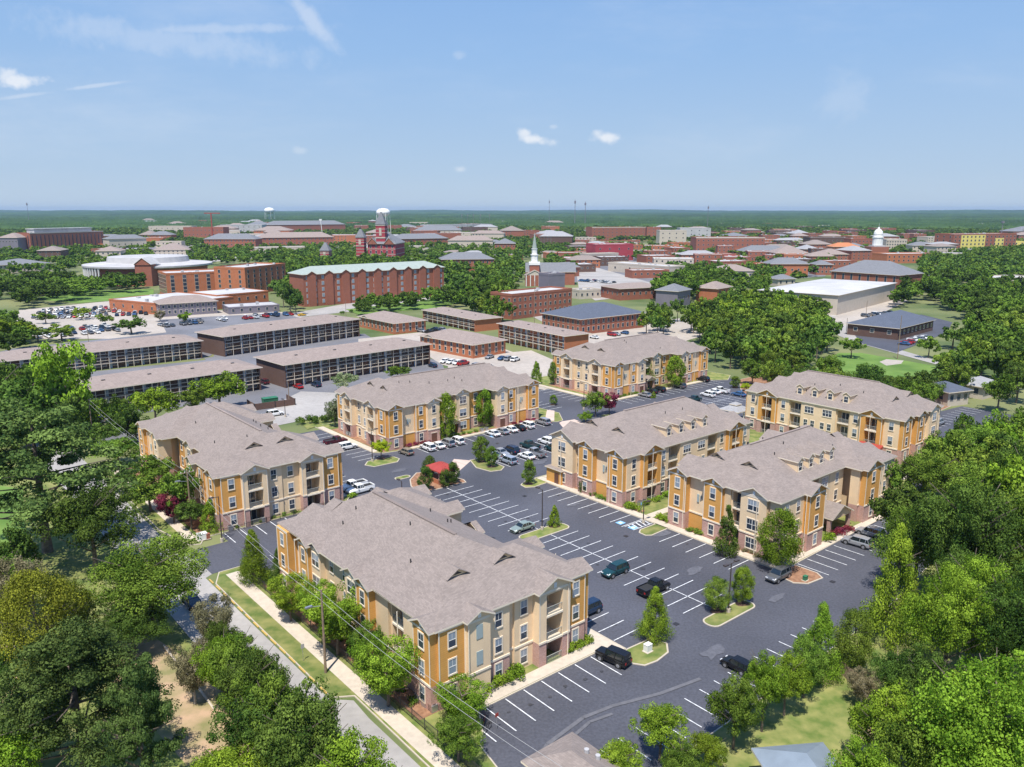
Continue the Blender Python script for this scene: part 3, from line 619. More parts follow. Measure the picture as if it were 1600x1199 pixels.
apartment('n1', 'largest apartment building at the front, above the street and two chair-free lawns', (67.0, 66.3), Q, 39.5, 22.5, {'S': LONGA, 'E': ENDA, 'N': LN1, 'W': ENDN}, notch={'S': 3, 'a': 12.5, 'b': 12.5})['label'] = 'front cream and orange apartment building nearest the viewer, beside the grey street and power pole'
apartment('l', 'left cream and orange apartment building with a dark lamp post at its front left corner', (67.3, 132.4), Q, 45, 22.3, {'S': LONGA, 'E': ENDA, 'N': LONGA, 'W': [(3.9, .35, 'o', 'b', 'w1', 0), (4.7, 1.0, 'c', 'b', 'balc', 1), (3.3, 0, 'c', 'c', 'w1', 0), (3.6, -.2, 't', 'c', 'w1', 0), (4.6, 1.0, 'c', 'b', 'balc', 1), (3.6, .35, 'o', 'b', 'w1', 0)]}, notch={'S': 3, 'N': 3, **NA})
apartment('m', 'cream and orange apartment building behind the red roofed kiosk, parked cars along its front', (91.8, 155.2), 0, 46, 23, {'S': LONGA, 'E': ENDA, 'N': LONGA, 'W': ENDA}, notch={'S': 3, 'N': 3, **NA}, porch=('S', 20, 1.6, 3.4))
apartment('k', 'farthest cream and orange apartment building, standing before the green woods and blue-grey roofed block', (170.4, 158.3), 0, 44.5, 25, {'S': LONGA, 'E': ENDA, 'N': LONGA, 'W': ENDA}, notch={'S': 3, 'N': 3, **NA}, porch=('S', 19, 1.6, 3.4))
apartment('c1', 'middle cream and orange apartment building with a low side shed and four dormers', (107.1, 95.4), 0, 39, 19.8, {'S': LONGB, 'E': ENDA, 'N': LONGB, 'W': SWC1}, dormers=('S', (13.8, 17.6, 21.4, 25.2)))
apartment('c2', 'right cream and orange apartment building with gabled entrance porch by two silver cars', (107.9, 64.0), 0, 37.5, 21.2, {'S': SEC2, 'E': ENDA, 'N': LONGB, 'W': SWC2}, notch={'S': 3, 'a': 11.0, 'b': 12.2}, dormers=('S', (13.0, 16.4, 19.8, 23.2)), porch=('S', 19.5, 3.2, 6.4))
apartment('r', 'rear right cream and orange apartment building with red awning and four dormers, before the lawn', (192.8, 75.2), Q, 38.5, 20.2, {'S': LONGB, 'E': ENDA, 'N': LONGB, 'W': SWC2}, dormers=('N', (13.4, 17.3, 21.2, 25.1)))
# low shed against the middle building
sh = thing('shed', S(103.9+2.2, 111.8), SR, 'small orange lean-to shed with dark doorway against the middle apartment building', 'shed')
b = MB(); b.box(0, 2.8, 0, 4.4, .12, 3.0, 'o'); b.build('wall', sh); b = MB(); hip(b, -.3, 3.2, -.3, 4.7, 3.0, M_['roof'], sl=.35); b.build('roof', sh); b = MB(); b.box(-.06, .0, .8, 2.0, .13, 2.4, 'door'); b.build('door', sh)
aw = thing('awning', S(171.4, 80.4, 2.9), SR, 'bright red canvas awning low on the rear right apartment building', 'awning')
b = MB(); b.faces([(0, -2.6, .9), (0, 2.6, .9), (-2.8, 2.6, 0), (-2.8, -2.6, 0), (0, -2.6, .2), (0, 2.6, .2), (-2.8, 2.6, -.35), (-2.8, -2.6, -.35)], ((0, 1, 2, 3), (3, 2, 6, 7), (0, 3, 7, 4), (1, 5, 6, 2), (4, 7, 6, 5)), 'red'); b.build('canvas', aw)
b = MB()
for y in (-2.5, 2.5): b.tube((-2.7, y, -2.9), (-2.7, y, 0), .05, .05, 'dark')
b.build('support_post', aw)
# clubhouse at the bottom edge
cl = thing('pavilion', S(47, 46.2), SR, 'small pavilion with taupe hip roof at the bottom edge, beside the car park', 'pavilion')
b = MB(); b.box(-2.9, 2.7, -4.2, 4.2, 0, 3.1, 'brick'); b.build('wall', cl); b = MB(); hip(b, -3.6, 3.2, -5, 4.6, 3.1, M_['roof'], sl=.42); r = b.build('roof', cl)
b = MB(); b.tube((0, 0, 0), (0, 0, .6), .25, .25, 'greyroof', 8); obj('roof_vent', b.mesh('roof_vent'), r, (1.2, .6, 4.0)); obj('roof_vent', b.mesh('roof_vent'), r, (1.5, -.6, 3.9))
# red roofed kiosk
bs = G(690, 752); ks = thing('kiosk', (bs.x, bs.y, .13), SR, 'brick pillared kiosk with a bright red metal roof between dark hedge trees', 'kiosk')
b = MB()
for x, y in ((-1.6, -1.9), (1.6, -1.9), (-1.6, 1.9), (1.6, 1.9)): b.box(x-.3, x+.3, y-.3, y+.3, 0, 2.7, 'brick')
b.box(-1.9, 1.9, -2.2, 2.2, 0, .9, 'orbrick'); b.build('wall', ks); b = MB(); hip(b, -2.4, 2.4, -2.9, 2.9, 2.7, M_['red'], sl=.45, trim='red')
for i in range(12): b.tube((-2.4+.2, -2.7+i*.49, 2.96), (-.1, -2.7+i*.49, 3.0+min(1, .22*min(i, 11-i)+.1)), .03, .03, 'red', 4)
b.build('roof', ks)
# gazebo
bs = G(1148, 655); gzb = thing('gazebo', bs, SR, 'small gazebo with pale hip roof on posts beyond the middle apartment roofs', 'gazebo')
b = MB(); hip(b, -3.1, 3.1, -3.1, 3.1, 2.6, M_['rooflight'], sl=.5); hip(b, -1.2, 1.2, -1.2, 1.2, 4.0, M_['rooflight'], sl=.5); b.build('roof', gzb)
for x in (-2.7, 0, 2.7):
    for y in (-2.7, 2.7): b = MB(); b.box(x-.12, x+.12, y-.12, y+.12, 0, 2.65, 'white'); b.build('post', gzb)
# house with blue grey metal roof, bottom right
hb = G(1252, 1168, 5.2)
hs = thing('house', (hb.x+.6, hb.y+.9, 0), .12, 'small house with pale blue-grey hip roof at the bottom right edge', 'house')
b = MB(); b.box(-3.4, 2.4, -7, 1.4, 0, 2.9, 'stone'); b.build('wall', hs)
M_['bluemetal'] = mat('blue_grey_metal', (.21, .25, .29), .45, var=.06, vscale=.8)
b = MB(); hip(b, -4.2, 3.2, -7.6, 2.2, 3, M_['bluemetal'], sl=.5); hip(b, -8.2, -2, -5.4, -.2, 2.7, M_['bluemetal'], sl=.4); b.build('roof', hs)

# ---------------------------------------------------------------- town buildings
def facade_frame(pl, pr):
    """origin, angle and width of a front wall between two photo pixels on the ground"""
    a, b = G(*pl), G(*pr); d = b-a; return a, math.atan2(d.y, d.x), d.length
def windows_on(root, w, dep, h, floors, nx, ny, ww, wh, glass='glass', z0=1.0, sides='SWE', frame='stone', arch=False, cap=100):
    fr = MB(); fr.box(-ww/2-.12, ww/2+.12, -.08, .02, -wh/2-.2, wh/2+.15, frame); fm = fr.mesh('window')
    g = MB(); g.box(-ww/2, ww/2, -.12, .0, -wh/2, wh/2, glass); gm = g.mesh('pane'); k = 0
    fh = (h-z0)/floors
    for s in sides:
        n = nx if s in 'SN' else ny
        f = sidefn(s, w, dep); tot = w if s in 'SN' else dep
        for i in range(n):
            for j in range(floors):
                if k >= cap: return
                o = obj('window', fm, root, f(tot*(i+.5)/n, 0, z0+fh*(j+.5)), SROT[s]); obj('pane', gm, o); k += 1
def town(label, pl, pr, yt, dep, wall='redbrick', roof='flat', floors=3, nx=8, ny=4, ww=1.2, wh=1.6, glass='glass', cat='building', win=True, sides='SWE', rm=None, name='town_building', sl=.4, par=.8, frame='stone', group=None, band=False, T=None):
    a, an, w = facade_frame(pl, pr); h = HT(a, yt)
    if roof != 'flat': h -= 0
    root = thing(name, a, an, label, cat, group)
    b = MB(); b.box(0, w, 0, dep, 0, h, wall)
    if roof == 'flat':
        b.build('wall', root)
        r = MB(); r.box(.35, w-.35, .35, dep-.35, h, h+.02, rm or 'flatroof'); r.box(-.1, w+.1, -.1, .35, h-.5, h+par, 'stone' if band else wall); r.box(-.1, w+.1, dep-.35, dep+.1, h-.5, h+par, wall)
        r.box(-.1, .35, .35, dep-.35, h-.5, h+par, wall); r.box(w-.35, w+.1, .35, dep-.35, h-.5, h+par, wall)
        for i in range(max(2, int(w*dep/350))):
            x, y = rnd.uniform(2, max(3, w-4)), rnd.uniform(2, max(3, dep-4)); r.box(x, x+rnd.uniform(1, 2.5), y, y+rnd.uniform(1, 2), h+.02, h+rnd.uniform(.7, 1.6), 'greyroof')
        r.build('roof', root)
    else:
        b.build('wall', root); r = MB(); hip(r, -.8, w+.8, -.8, dep+.8, h, M_[rm or 'roofbrown'], sl=sl); r.build('roof', root)
    if band and roof == 'flat': pass
    if win: windows_on(root, w, dep, h-(0 if roof != 'flat' else .6), floors, nx, ny, ww, wh, glass, sides=sides, frame=frame)
    root['w_'] = w; root['h_'] = h
    return root, w, h
def motel(label, pl, pr, yt, dep, nb, brick='brownbrick', rails='trim', group='three storey walk-up blocks with dark galleries', sl=.22, ends='S'):
    a, an, w = facade_frame(pl, pr); h = HT(a, yt)
    root = thing('walk_up_apartment_block', a, an, label, 'building', group)
    b = MB(); b.box(0, w, 1.7, dep, 0, h, brick); b.box(-.12, .25, .0, dep, 0, h, brick); b.box(w-.25, w+.12, 0, dep, 0, h, brick); b.build('wall', root)
    r = MB(); hip(r, -.8, w+.8, -.6, dep+.8, h, M_['roofbrown'], sl=sl, trim='trim'); ro = r.build('roof', root)
    for i in range(4): v = MB(); v.box(-.5, .5, -.3, .3, -.3, .5, 'dark'); obj('roof_vent', v.mesh('roof_vent'), ro, (w*(i+.5)/4, dep*.3, h+dep*.3*sl))
    fh = h/3
    for j in (1, 2):
        s = MB(); s.box(0, w, .05, 1.7, j*fh-.2, j*fh, 'concrete'); s.build('walkway', root)
    bw = w/nb; cm_ = MB(); cm_.box(-.06, .06, -.02, .12, 0, h, rails); cmm = cm_.mesh('column')
    for i in range(nb+1): obj('column', cmm, root, (i*bw, .05, 0))
    rm_ = MB(); rm_.box(.06, bw-.06, -.03, .03, 1.0, 1.07, 'trim'); rm_.box(.06, bw-.06, -.02, .02, .12, .17, 'dark')
    for q in range(int(bw/.35)): rm_.box(.1+q*.35, .14+q*.35, -.015, .015, .17, 1, 'dark')
    rmm = rm_.mesh('railing'); dm = MB(); dm.box(-.5, .5, -.06, 0, 0, 2.1, 'door2'); dmm = dm.mesh('door'); wm = MB(); wm.box(-.8, .8, -.05, 0, 0, 1.3, 'glass'); wm.box(-.9, .9, -.035, 0, -.1, 1.4, 'trim'); wmm = wm.mesh('window')
    for j in range(3):
        for i in range(nb):
            if j: obj('railing', rmm, root, (i*bw, .1, j*fh))
            if i % 2 == 0: obj('door', dmm, root, (i*bw+bw*.3, 1.7, j*fh)); obj('window', wmm, root, (i*bw+bw*.8, 1.7, j*fh+.9))
            elif i % 4 == 3: obj('window', wmm, root, (i*bw+bw*.5, 1.7, j*fh+.9))
    return root
M_['door2'] = mat('pale_blue_door', (.38, .45, .52), .6)
motel('long dark walk-up block at the far left, pale car park behind it', (5, 597), (316, 560), 566, 18, 24)
motel('long dark walk-up block at the left, behind the bright green roadside trees', (138, 653), (408, 610), 613, 18, 20)
motel('dark walk-up block farthest back of the dark blocks, yellow car behind it', (352, 558), (562, 526), 527, 19, 18)
motel('dark walk-up block nearest the street with green dumpster, cars under its front', (447, 607), (672, 570), 571, 19, 18)
motel('brick walk-up block with white columns behind the leafy tree, centre', (661, 502), (742, 519), 485, 15, 10, 'orbrick', 'white', group='white columned walk-up blocks')
motel('brick walk-up block with white columns in front of the blue-grey roof', (779, 534), (882, 557), 506, 12, 11, 'orbrick', 'white', group='white columned walk-up blocks')
def brickhip(label, pl, pr, yt, dep, **k):
    root, w, h = town(label, pl, pr, yt, dep, wall='orbrick', roof='hip', floors=2, nx=9, ny=5, ww=1.1, wh=1.5, rm='roofbrown', sl=.3, glass='glass', frame='trim', **k)
    g = MB(); gable(g, 3, 9, .3, h+.25, M_['roofbrown'], M_['trim'], sidefn('S', w, dep), sl=.35, wb=g); g.build('porch_gable', root); return root
brickhip('two storey orange brick block with brown hip roof, left of the pale yard', (562, 511), (616, 523), 495, 17)
brickhip('two storey orange brick block with brown hip roof beside the parked white cars', (657, 545), (739, 561), 525, 17)
town('dark red brick block with large blue-grey hip roof in the centre', (847, 513), (907, 524), 490, 40, roof='hip', rm='roofslate', floors=2, nx=8, ny=13, ww=1.1, wh=1.8, sl=.33)
town('brick town hall annex with grey upper storey, behind the white columned block', (800, 500), (893, 488), 462, 16, wall='redbrick', floors=3, nx=12, ny=4, ww=1.3, wh=1.5)
town('tall grey panelled tower block beside the church', (857, 478), (882, 476), 430, 10, wall='grey', floors=4, nx=1, ny=1, ww=.8, wh=4, win=False)
town('low beige brick building with brown hip roof near the town car park', (968, 470), (1040, 466), 452, 22, roof='hip', rm='roofbrown', floors=1, nx=8, ny=4, sl=.2)
town('small cream shed like shop beside the town car park', (905, 468), (938, 466), 455, 12, wall='stone', floors=1, nx=4, ny=2)
# hotel at the left with pediment
r_, w_, h_ = town('orange brick hotel with arched windows and a pediment on its roof', (262, 463), (372, 457), 429, 26, wall='orbrick', floors=5, nx=6, ny=7, ww=2.2, wh=2.0, sides='SW', frame='stone')
g = MB(); g.box(w_*.8, w_+1, -1.2, 10, 0, h_+1.6, 'orbrick'); gable(g, w_*.8, w_+1.2, 1.2, h_+1.6, M_['roofgrey'], M_['orbrick'], sidefn('S', w_, 26), sl=.4, inn=12, wb=g); g.build('wall_pier', r_)
town('orange brick hotel wing running right behind the dark tree', (385, 462), (448, 452), 420, 24, wall='orbrick', floors=5, nx=7, ny=3, ww=1.6, wh=2.0, frame='stone')
# green roofed hall
r_, w_, h_ = town('long brick residence with pale green roof and many small gables', (476, 480), (694, 462), 430, 18, wall='redbrick', roof='hip', rm='green', floors=5, nx=20, ny=4, ww=1.5, wh=1.9, sl=.4, glass='blind', sides='S', frame='stone')
for i in range(9):
    g = MB(); t0 = w_*(i+.5)/9-3; f = sidefn('S', w_, 18); g.box(t0, t0+5, .02, -.9, 0, h_-.02, 'redbrick', T=lambda a, b, c: f(a, b+.9, c)); gable(g, t0, t0+5, .9, h_+.3, M_['green'], M_['redbrick'], f, sl=.6, inn=5, wb=g); g.build('gabled_bay', r_)
# flat white roofs before the hotel
town('low brick building with broad white flat roof beside the left car park', (172, 485), (262, 494), 468, 44, wall='orbrick', floors=1, nx=6, ny=3, par=.3, rm='flatroof')
town('low white roofed building left of the dark tree', (340, 480), (420, 472), 462, 30, wall='orbrick', floors=1, nx=6, ny=2, par=.3)
town('two storey grey office with hip roof facing the left car park', (252, 496), (340, 490), 476, 16, wall='grey', roof='hip', rm='roofbrown', floors=2, nx=10, ny=3, ww=1.2, sl=.35, frame='trim')
town('pale blue-grey carport canopy beside the yellow parked car', (358, 492), (437, 487), 481, 16, wall='grey', floors=1, nx=6, ny=2, rm='greyroof', par=.2, name='carport')
# big block far left
r_, w_, h_ = town('tall rectangular brick dormitory with white roof line, far left', (50, 395), (164, 389), 365, 24, wall='redbrick', floors=1, nx=19, ny=3, ww=1.6, wh=19, band=True, sides='SW', frame='redbrick')
g = MB(); g.box(10, w_-16, 4, 18, h_, h_+5, 'greyroof'); g.box(9, w_-15, 3, 19, h_+5, h_+6, 'flatroof'); g.build('penthouse', r_)
# round theatre
c0 = G(236, 447); c0 = c0*(1+46/c0.length); th_ = thing('theatre', (c0.x, c0.y, 0), 0, 'round brick theatre with white rim roof and gabled entrance, left', 'theatre')
g = MB(); g.lathe([(43, 0), (43, 12)], 'redbrick', 40); g.build('wall', th_, True)
g = MB(); g.lathe([(43.2, 12), (47, 12.8), (47, 14), (30, 15.5), (29, 19.5), (0, 20.5)], 'greyroof', 40); g.build('roof', th_)
for i in range(12):
    t = R_(200+i*4.2); g = MB(); g.box(-.5, .5, -.4, .4, 0, 12.9, 'white'); obj('column', g.mesh('column'), th_, (46*math.cos(t), 46*math.sin(t), 0), t)
g = MB(); f = lambda t, d, z: (t+10, -42-d, z); g.box(4, 16, -46, -38, 0, 16, 'redbrick', T=lambda a, b, c: (a+6, b, c)); gable(g, 0, 12, 4.5, 16, M_['greyroof'], M_['redbrick'], f, sl=.75, inn=12, wb=g); g.build('entrance_gable', th_)
town('grey roofed hall just left of the round theatre', (0, 428), (82, 424), 415, 40, wall='stone', roof='hip', rm='roofgrey', floors=2, nx=14, ny=2, sl=.2, sides='S')
town('long flat roofed stage block behind the round theatre', (148, 400), (245, 398), 391, 30, wall='grey', floors=1, nx=8, ny=2, win=False)
# clock tower hall
c0 = G(597, 416); th_ = thing('clock_tower_hall', c0, -.1, 'red brick Victorian hall with tall clock tower and pointed grey roofs', 'hall')
g = MB(); g.box(-14, 14, 0, 40, 0, 22, 'redwall')
for z_ in (1.2, 6.2, 11.4, 16.6, 21.2): g.box(-14.12, 14.12, -.12, 40.1, z_, z_+.5, 'stone')
g.build('wall', th_)
g = MB(); hip(g, -15, 15, -1, 41, 22, M_['roofgrey'], sl=.75); g.build('roof', th_)
for i in range(5):
    for j in range(4):
        s = MB(); s.box(-.7, .7, -.15, 0, -1.3, 1.3, 'glass'); s.box(-.95, .95, -.08, 0, -1.6, 1.7, 'stone'); obj('window', s.mesh('window'), th_, (-11+i*5.5, 0, 3.5+j*5.2))
for (x, y, w2, h2, hs2) in ((-1, 2, 4.6, 44, 12), (-27, 18, 4.2, 30, 8), (-60, 4, 4.5, 16, 8)):
    g = MB(); g.box(x-w2, x+w2, y-.5, y+2*w2, 0, h2*.93, 'redwall'); [g.box(x-w2-.15, x+w2+.15, y-.65, y+2*w2+.15, h2*q_, h2*q_+.5, 'stone') for q_ in (.3, .42, .52, .74, .82)]; g.box(x-w2-.3, x+w2+.3, y-.8, y+2*w2+.3, h2*.62, h2*.65, 'stone'); g.box(x-w2-.3, x+w2+.3, y-.8, y+2*w2+.3, h2*.9, h2*.93, 'stone')
    g.box(x-1.2, x+1.2, y-.9, y-.4, h2*.68, h2*.85, 'stone'); g.build('tower', th_)
    g = MB(); X0, X1, Y0, Y1, Z = x-w2-.6, x+w2+.6, y-1.1, y+2*w2+.6, h2*.93; cx, cy = (X0+X1)/2, (Y0+Y1)/2
    g.faces([(X0, Y0, Z), (X1, Y0, Z), (X1, Y1, Z), (X0, Y1, Z), (cx-.7, cy-.7, Z+hs2), (cx+.7, cy-.7, Z+hs2), (cx+.7, cy+.7, Z+hs2), (cx-.7, cy+.7, Z+hs2)], ((0, 1, 5, 4), (1, 2, 6, 5), (2, 3, 7, 6), (3, 0, 4, 7), (4, 5, 6, 7), (3, 2, 1, 0)), 'roofgrey')
    g.tube((cx, cy, Z+hs2), (cx, cy, Z+hs2+4), .2, .05, 'dark'); g.build('tower_roof', th_)
for x in (-14, 3):
    g = MB(); gable(g, x, x+10, 1.2, 22, M_['roofgrey'], M_['redbrick'], lambda t, d, z: (t, -d, z), sl=1.1, inn=8, wb=g); g.build('gable_end', th_)
# water towers
def watertower(px, yb, top, r, label, D=None):
    c0 = G(px, yb); h = HT(c0, top); t = thing('water_tower', c0, 0, label, 'water tower')
    g = MB(); q = r*.62; g.lathe([(0, h-2*q), (r*.6, h-1.85*q), (r*.95, h-1.3*q), (r, h-q), (r*.95, h-.6*q), (r*.6, h-.15*q), (0, h)], 'white', 20); g.build('tank', t, True)
    for i in range(6):
        a = i*math.pi/3; g = MB(); g.tube((r*math.cos(a)*1.05, r*math.sin(a)*1.05, 0), (r*math.cos(a)*.92, r*math.sin(a)*.92, h-q), .5, .5, 'white', 6); g.build('leg', t)
    g = MB(); g.tube((0, 0, 0), (0, 0, h-1.8*q), 1, 1, 'white', 8); g.build('riser_pipe', t)
watertower(600, 372, 325.5, 14, 'white water tower on legs behind the clock tower hall')
watertower(422, 349, 324.5, 22, 'distant flat white water tower on the horizon, left of the clock tower')
# church
c0 = G(835, 446); ch = thing('church', c0, 0, 'church with pale green steeple and grey gabled nave', 'church')
g = MB(); g.box(-6, 30, 2, 18, 0, 9.5, 'redbrick'); g.box(-7, 7, -8, 2, 0, 8, 'redbrick'); g.box(-3.6, 3.6, -1, 6.2, 0, 15, 'redbrick'); g.build('wall', ch)
g = MB(); hip(g, -6.6, 31, 1.4, 18.6, 9.5, M_['roofgrey'], sl=.75, gab={'x0': M_['stone'], 'x1': M_['stone']}); gable(g, -7, 7, 8, 8, M_['roofbrown'], M_['stone'], lambda t, d, z: (t, -d, z), sl=.5, inn=3, wb=g); g.build('roof', ch)
for x in (-6.2, -3.1, 0, 3.1, 6.2): g = MB(); g.tube((x, -8.6, 0), (x, -8.6, 8), .35, .3, 'white', 8); g.build('column', ch)
g = MB(); g.box(-4, 4, -1.4, 6.6, 15, 17, 'white'); g.lathe([(2.6, 17), (2.6, 22), (3.0, 22), (3.0, 22.7), (2.0, 22.7), (2.0, 26.5), (2.3, 26.5), (2.3, 27)], 'white', 8, (0, 2.6)); g.lathe([(1.8, 27), (.08, 38.5), (0, 38.5)], 'green', 8, (0, 2.6)); g.build('steeple', ch)
town('dark grey roofed church hall right of the steeple', (846, 436), (905, 432), 421, 12, wall='redbrick', roof='hip', rm='roofgrey', floors=1, nx=7, ny=2, sl=.6)
# centre and right town
T1 = [
 ('long red brick office block with white roof line near the horizon, centre', (925, 377), (1008, 376), 356, 30, 'redbrick', 'flat', 4, 12),
 ('red brick block joined to the right of the long centre office', (1010, 376), (1032, 376), 356, 30, 'redbrick', 'flat', 4, 3),
 ('pale concrete parking deck with open levels, centre right', (1030, 383), (1072, 383), 361, 30, 'stone', 'flat', 3, 4),
 ('white office block standing behind the parking deck', (1062, 376), (1110, 376), 357, 30, 'flatroof', 'flat', 3, 4),
 ('long red brick warehouse block right of the parking deck', (1087, 394), (1194, 394), 372, 34, 'redbrick', 'flat', 3, 14),
 ('crimson painted building with white roof left of the green trees', (930, 408), (989, 407), 383, 30, 'redwall', 'flat', 2, 4),
 ('white rendered shop wall before the crimson building', (918, 413), (966, 411), 398, 14, 'stone', 'flat', 1, 4),
 ('dark brick shop row left of the white rendered shop', (872, 408), (918, 408), 396, 24, 'redbrick', 'flat', 1, 8),
 ('low white roofed store with brown brick side behind the town car park', (950, 424), (1045, 432), 411, 20, 'stone', 'flat', 1, 4),
 ('low brick shop row with white roof under the long warehouse', (1075, 408), (1150, 408), 398, 20, 'redbrick', 'flat', 1, 10),
 ('crimson shop with white roof and vents', (1112, 412), (1160, 412), 401, 16, 'redwall', 'flat', 1, 4),
 ('grey brown roofed brick shop right of the warehouse', (1160, 405), (1216, 405), 393, 26, 'redbrick', 'hip', 1, 6),
 ('white columned building with grey roof in the right centre', (1132, 424), (1180, 424), 414, 16, 'stone', 'hip', 2, 8),
 ('orange brick building with blue window, right centre', (1182, 430), (1215, 430), 414, 18, 'orbrick', 'flat', 2, 4),
 ('brick block with flat roof left of the gabled chapel roof', (1180, 404), (1232, 404), 392, 22, 'orbrick', 'hip', 1, 6),
 ('grey gabled chapel hall with dark triangle front', (1212, 411), (1262, 411), 396, 30, 'orbrick', 'hip', 1, 5),
 ('dark grey hip roofed brick hall, right centre', (1202, 432), (1262, 432), 413, 20, 'orbrick', 'hip', 1, 6),
 ('small brick house with slate roof left of the large hip roofed hall', (1275, 430), (1300, 430), 414, 16, 'redbrick', 'hip', 2, 4),
 ('orange tile roofed building near the white dome', (1300, 398), (1342, 398), 386, 20, 'orbrick', 'hip', 2, 4),
 ('brick and glass office left of the white dome', (1328, 392), (1362, 392), 374, 24, 'redbrick', 'flat', 3, 6),
 ('pale grey office with white roof right of the dome', (1384, 390), (1416, 390), 375, 30, 'stone', 'flat', 3, 8),
 ('long brick building with white roof edge right of the dome', (1385, 412), (1460, 411), 398, 26, 'orbrick', 'flat', 2, 10),
 ('white gabled houses cluster below the yellow block', (1425, 396), (1462, 396), 384, 18, 'stone', 'hip', 2, 6),
 ('dark brick courthouse roof behind the centre trees', (1265, 388), (1330, 388), 372, 30, 'brownbrick', 'flat', 2, 10),
 ('pale low building at the far left edge', (0, 396), (30, 396), 372, 30, 'grey', 'hip', 2, 6),
 ('brick hall with grey roof left of the steeple', (690, 425), (772, 424), 406, 24, 'redbrick', 'hip', 2, 12),
 ('red brick hall with grey gables near the centre horizon', (773, 398), (805, 398), 381, 26, 'redbrick', 'hip', 2, 6),
 ('pale grey roofed hall among trees right of the clock tower', (700, 390), (770, 390), 376, 26, 'stone', 'hip', 1, 8),
 ('long brick hall with grey roof right of the clock tower', (620, 388), (700, 386), 374, 30, 'redbrick', 'hip', 2, 12),
 ('grey roofed campus hall beyond the tower, centre left', (648, 372), (720, 372), 360, 40, 'stone', 'hip', 2, 10),
 ('low white building beyond the tower near the horizon', (640, 357), (668, 357), 348, 30, 'stone', 'flat', 1, 4),
 ('long grey stadium side building near the horizon', (670, 362), (770, 360), 352, 40, 'greyroof', 'flat', 2, 6),
 ('long brick campus hall with grey roof, left of the clock tower', (320, 392), (400, 392), 374, 30, 'redbrick', 'hip', 3, 14),
 ('brick campus hall with grey roof joined before the clock tower', (405, 390), (522, 388), 372, 30, 'redbrick', 'hip', 3, 18),
 ('white roofed low campus building, left centre', (400, 398), (480, 396), 388, 24, 'stone', 'flat', 1, 8),
 ('dark glazed brick library left of the campus halls', (288, 378), (350, 378), 356, 30, 'redbrick', 'flat', 3, 10),
 ('pale campus building near the horizon, left', (233, 366), (300, 366), 354, 34, 'stone', 'flat', 2, 8),
 ('grey campus hall near the horizon beside the red crane', (345, 368), (410, 368), 352, 34, 'greyroof', 'flat', 3, 8),
 ('long grey campus roof near the horizon, centre left', (420, 366), (540, 364), 352, 40, 'redbrick', 'hip', 2, 16),
 ('small white house left of the red crane among trees', (244, 388), (284, 388), 378, 14, 'stone', 'flat', 2, 5),
 ('brick and white shop row right of the brick dormitory', (172, 392), (230, 390), 374, 22, 'stone', 'hip', 1, 6),
 ('pale roofed building right of the yellow block', (1530, 392), (1600, 392), 378, 30, 'sheath', 'flat', 3, 8),
 ('low grey store behind the right woods', (1470, 408), (1510, 408), 397, 18, 'greyroof', 'flat', 1, 5),
 ('white roofed store at the right edge', (1556, 450), (1620, 448), 436, 20, 'stone', 'flat', 1, 6),
 ('white tent roofed building left of the pale warehouse', (1215, 448), (1242, 447), 437, 12, 'stone', 'hip', 1, 3),
 ('brick gabled house with red porch, behind the centre woods', (1120, 474), (1142, 470), 452, 14, 'orbrick', 'hip', 2, 3),
 ('grey roofed shop behind the centre woods', (1058, 480), (1078, 476), 456, 14, 'grey', 'hip', 1, 3),
]
for i, (lb, pl, pr, yt, dep, wl, rf, fl, nx) in enumerate(T1):
    rm = None
    if rf == 'hip': rm = 'roofgrey' if i % 3 else 'roofbrown'
    if 'orange tile' in lb: M_['otile'] = mat('orange_tiles', (.45, .17, .07), .8); rm = 'otile'
    town(lb, pl, pr, yt, dep, wall=wl, roof=rf, floors=fl, nx=nx, ny=3, ww=1.7 if rf == 'flat' else 1.4, wh=1.8, rm=rm, sides='S', sl=.45, band=i % 2 == 0)
FT = [('shops', 'flat roofed shop or office block packed in the town centre', 'town centre shops'), ('campus', 'low campus building among the trees near the left horizon', 'campus buildings'), ('houses', 'small hip roofed house or shop at the town edge', 'town edge houses')]
r3 = random.Random(11); spots = []
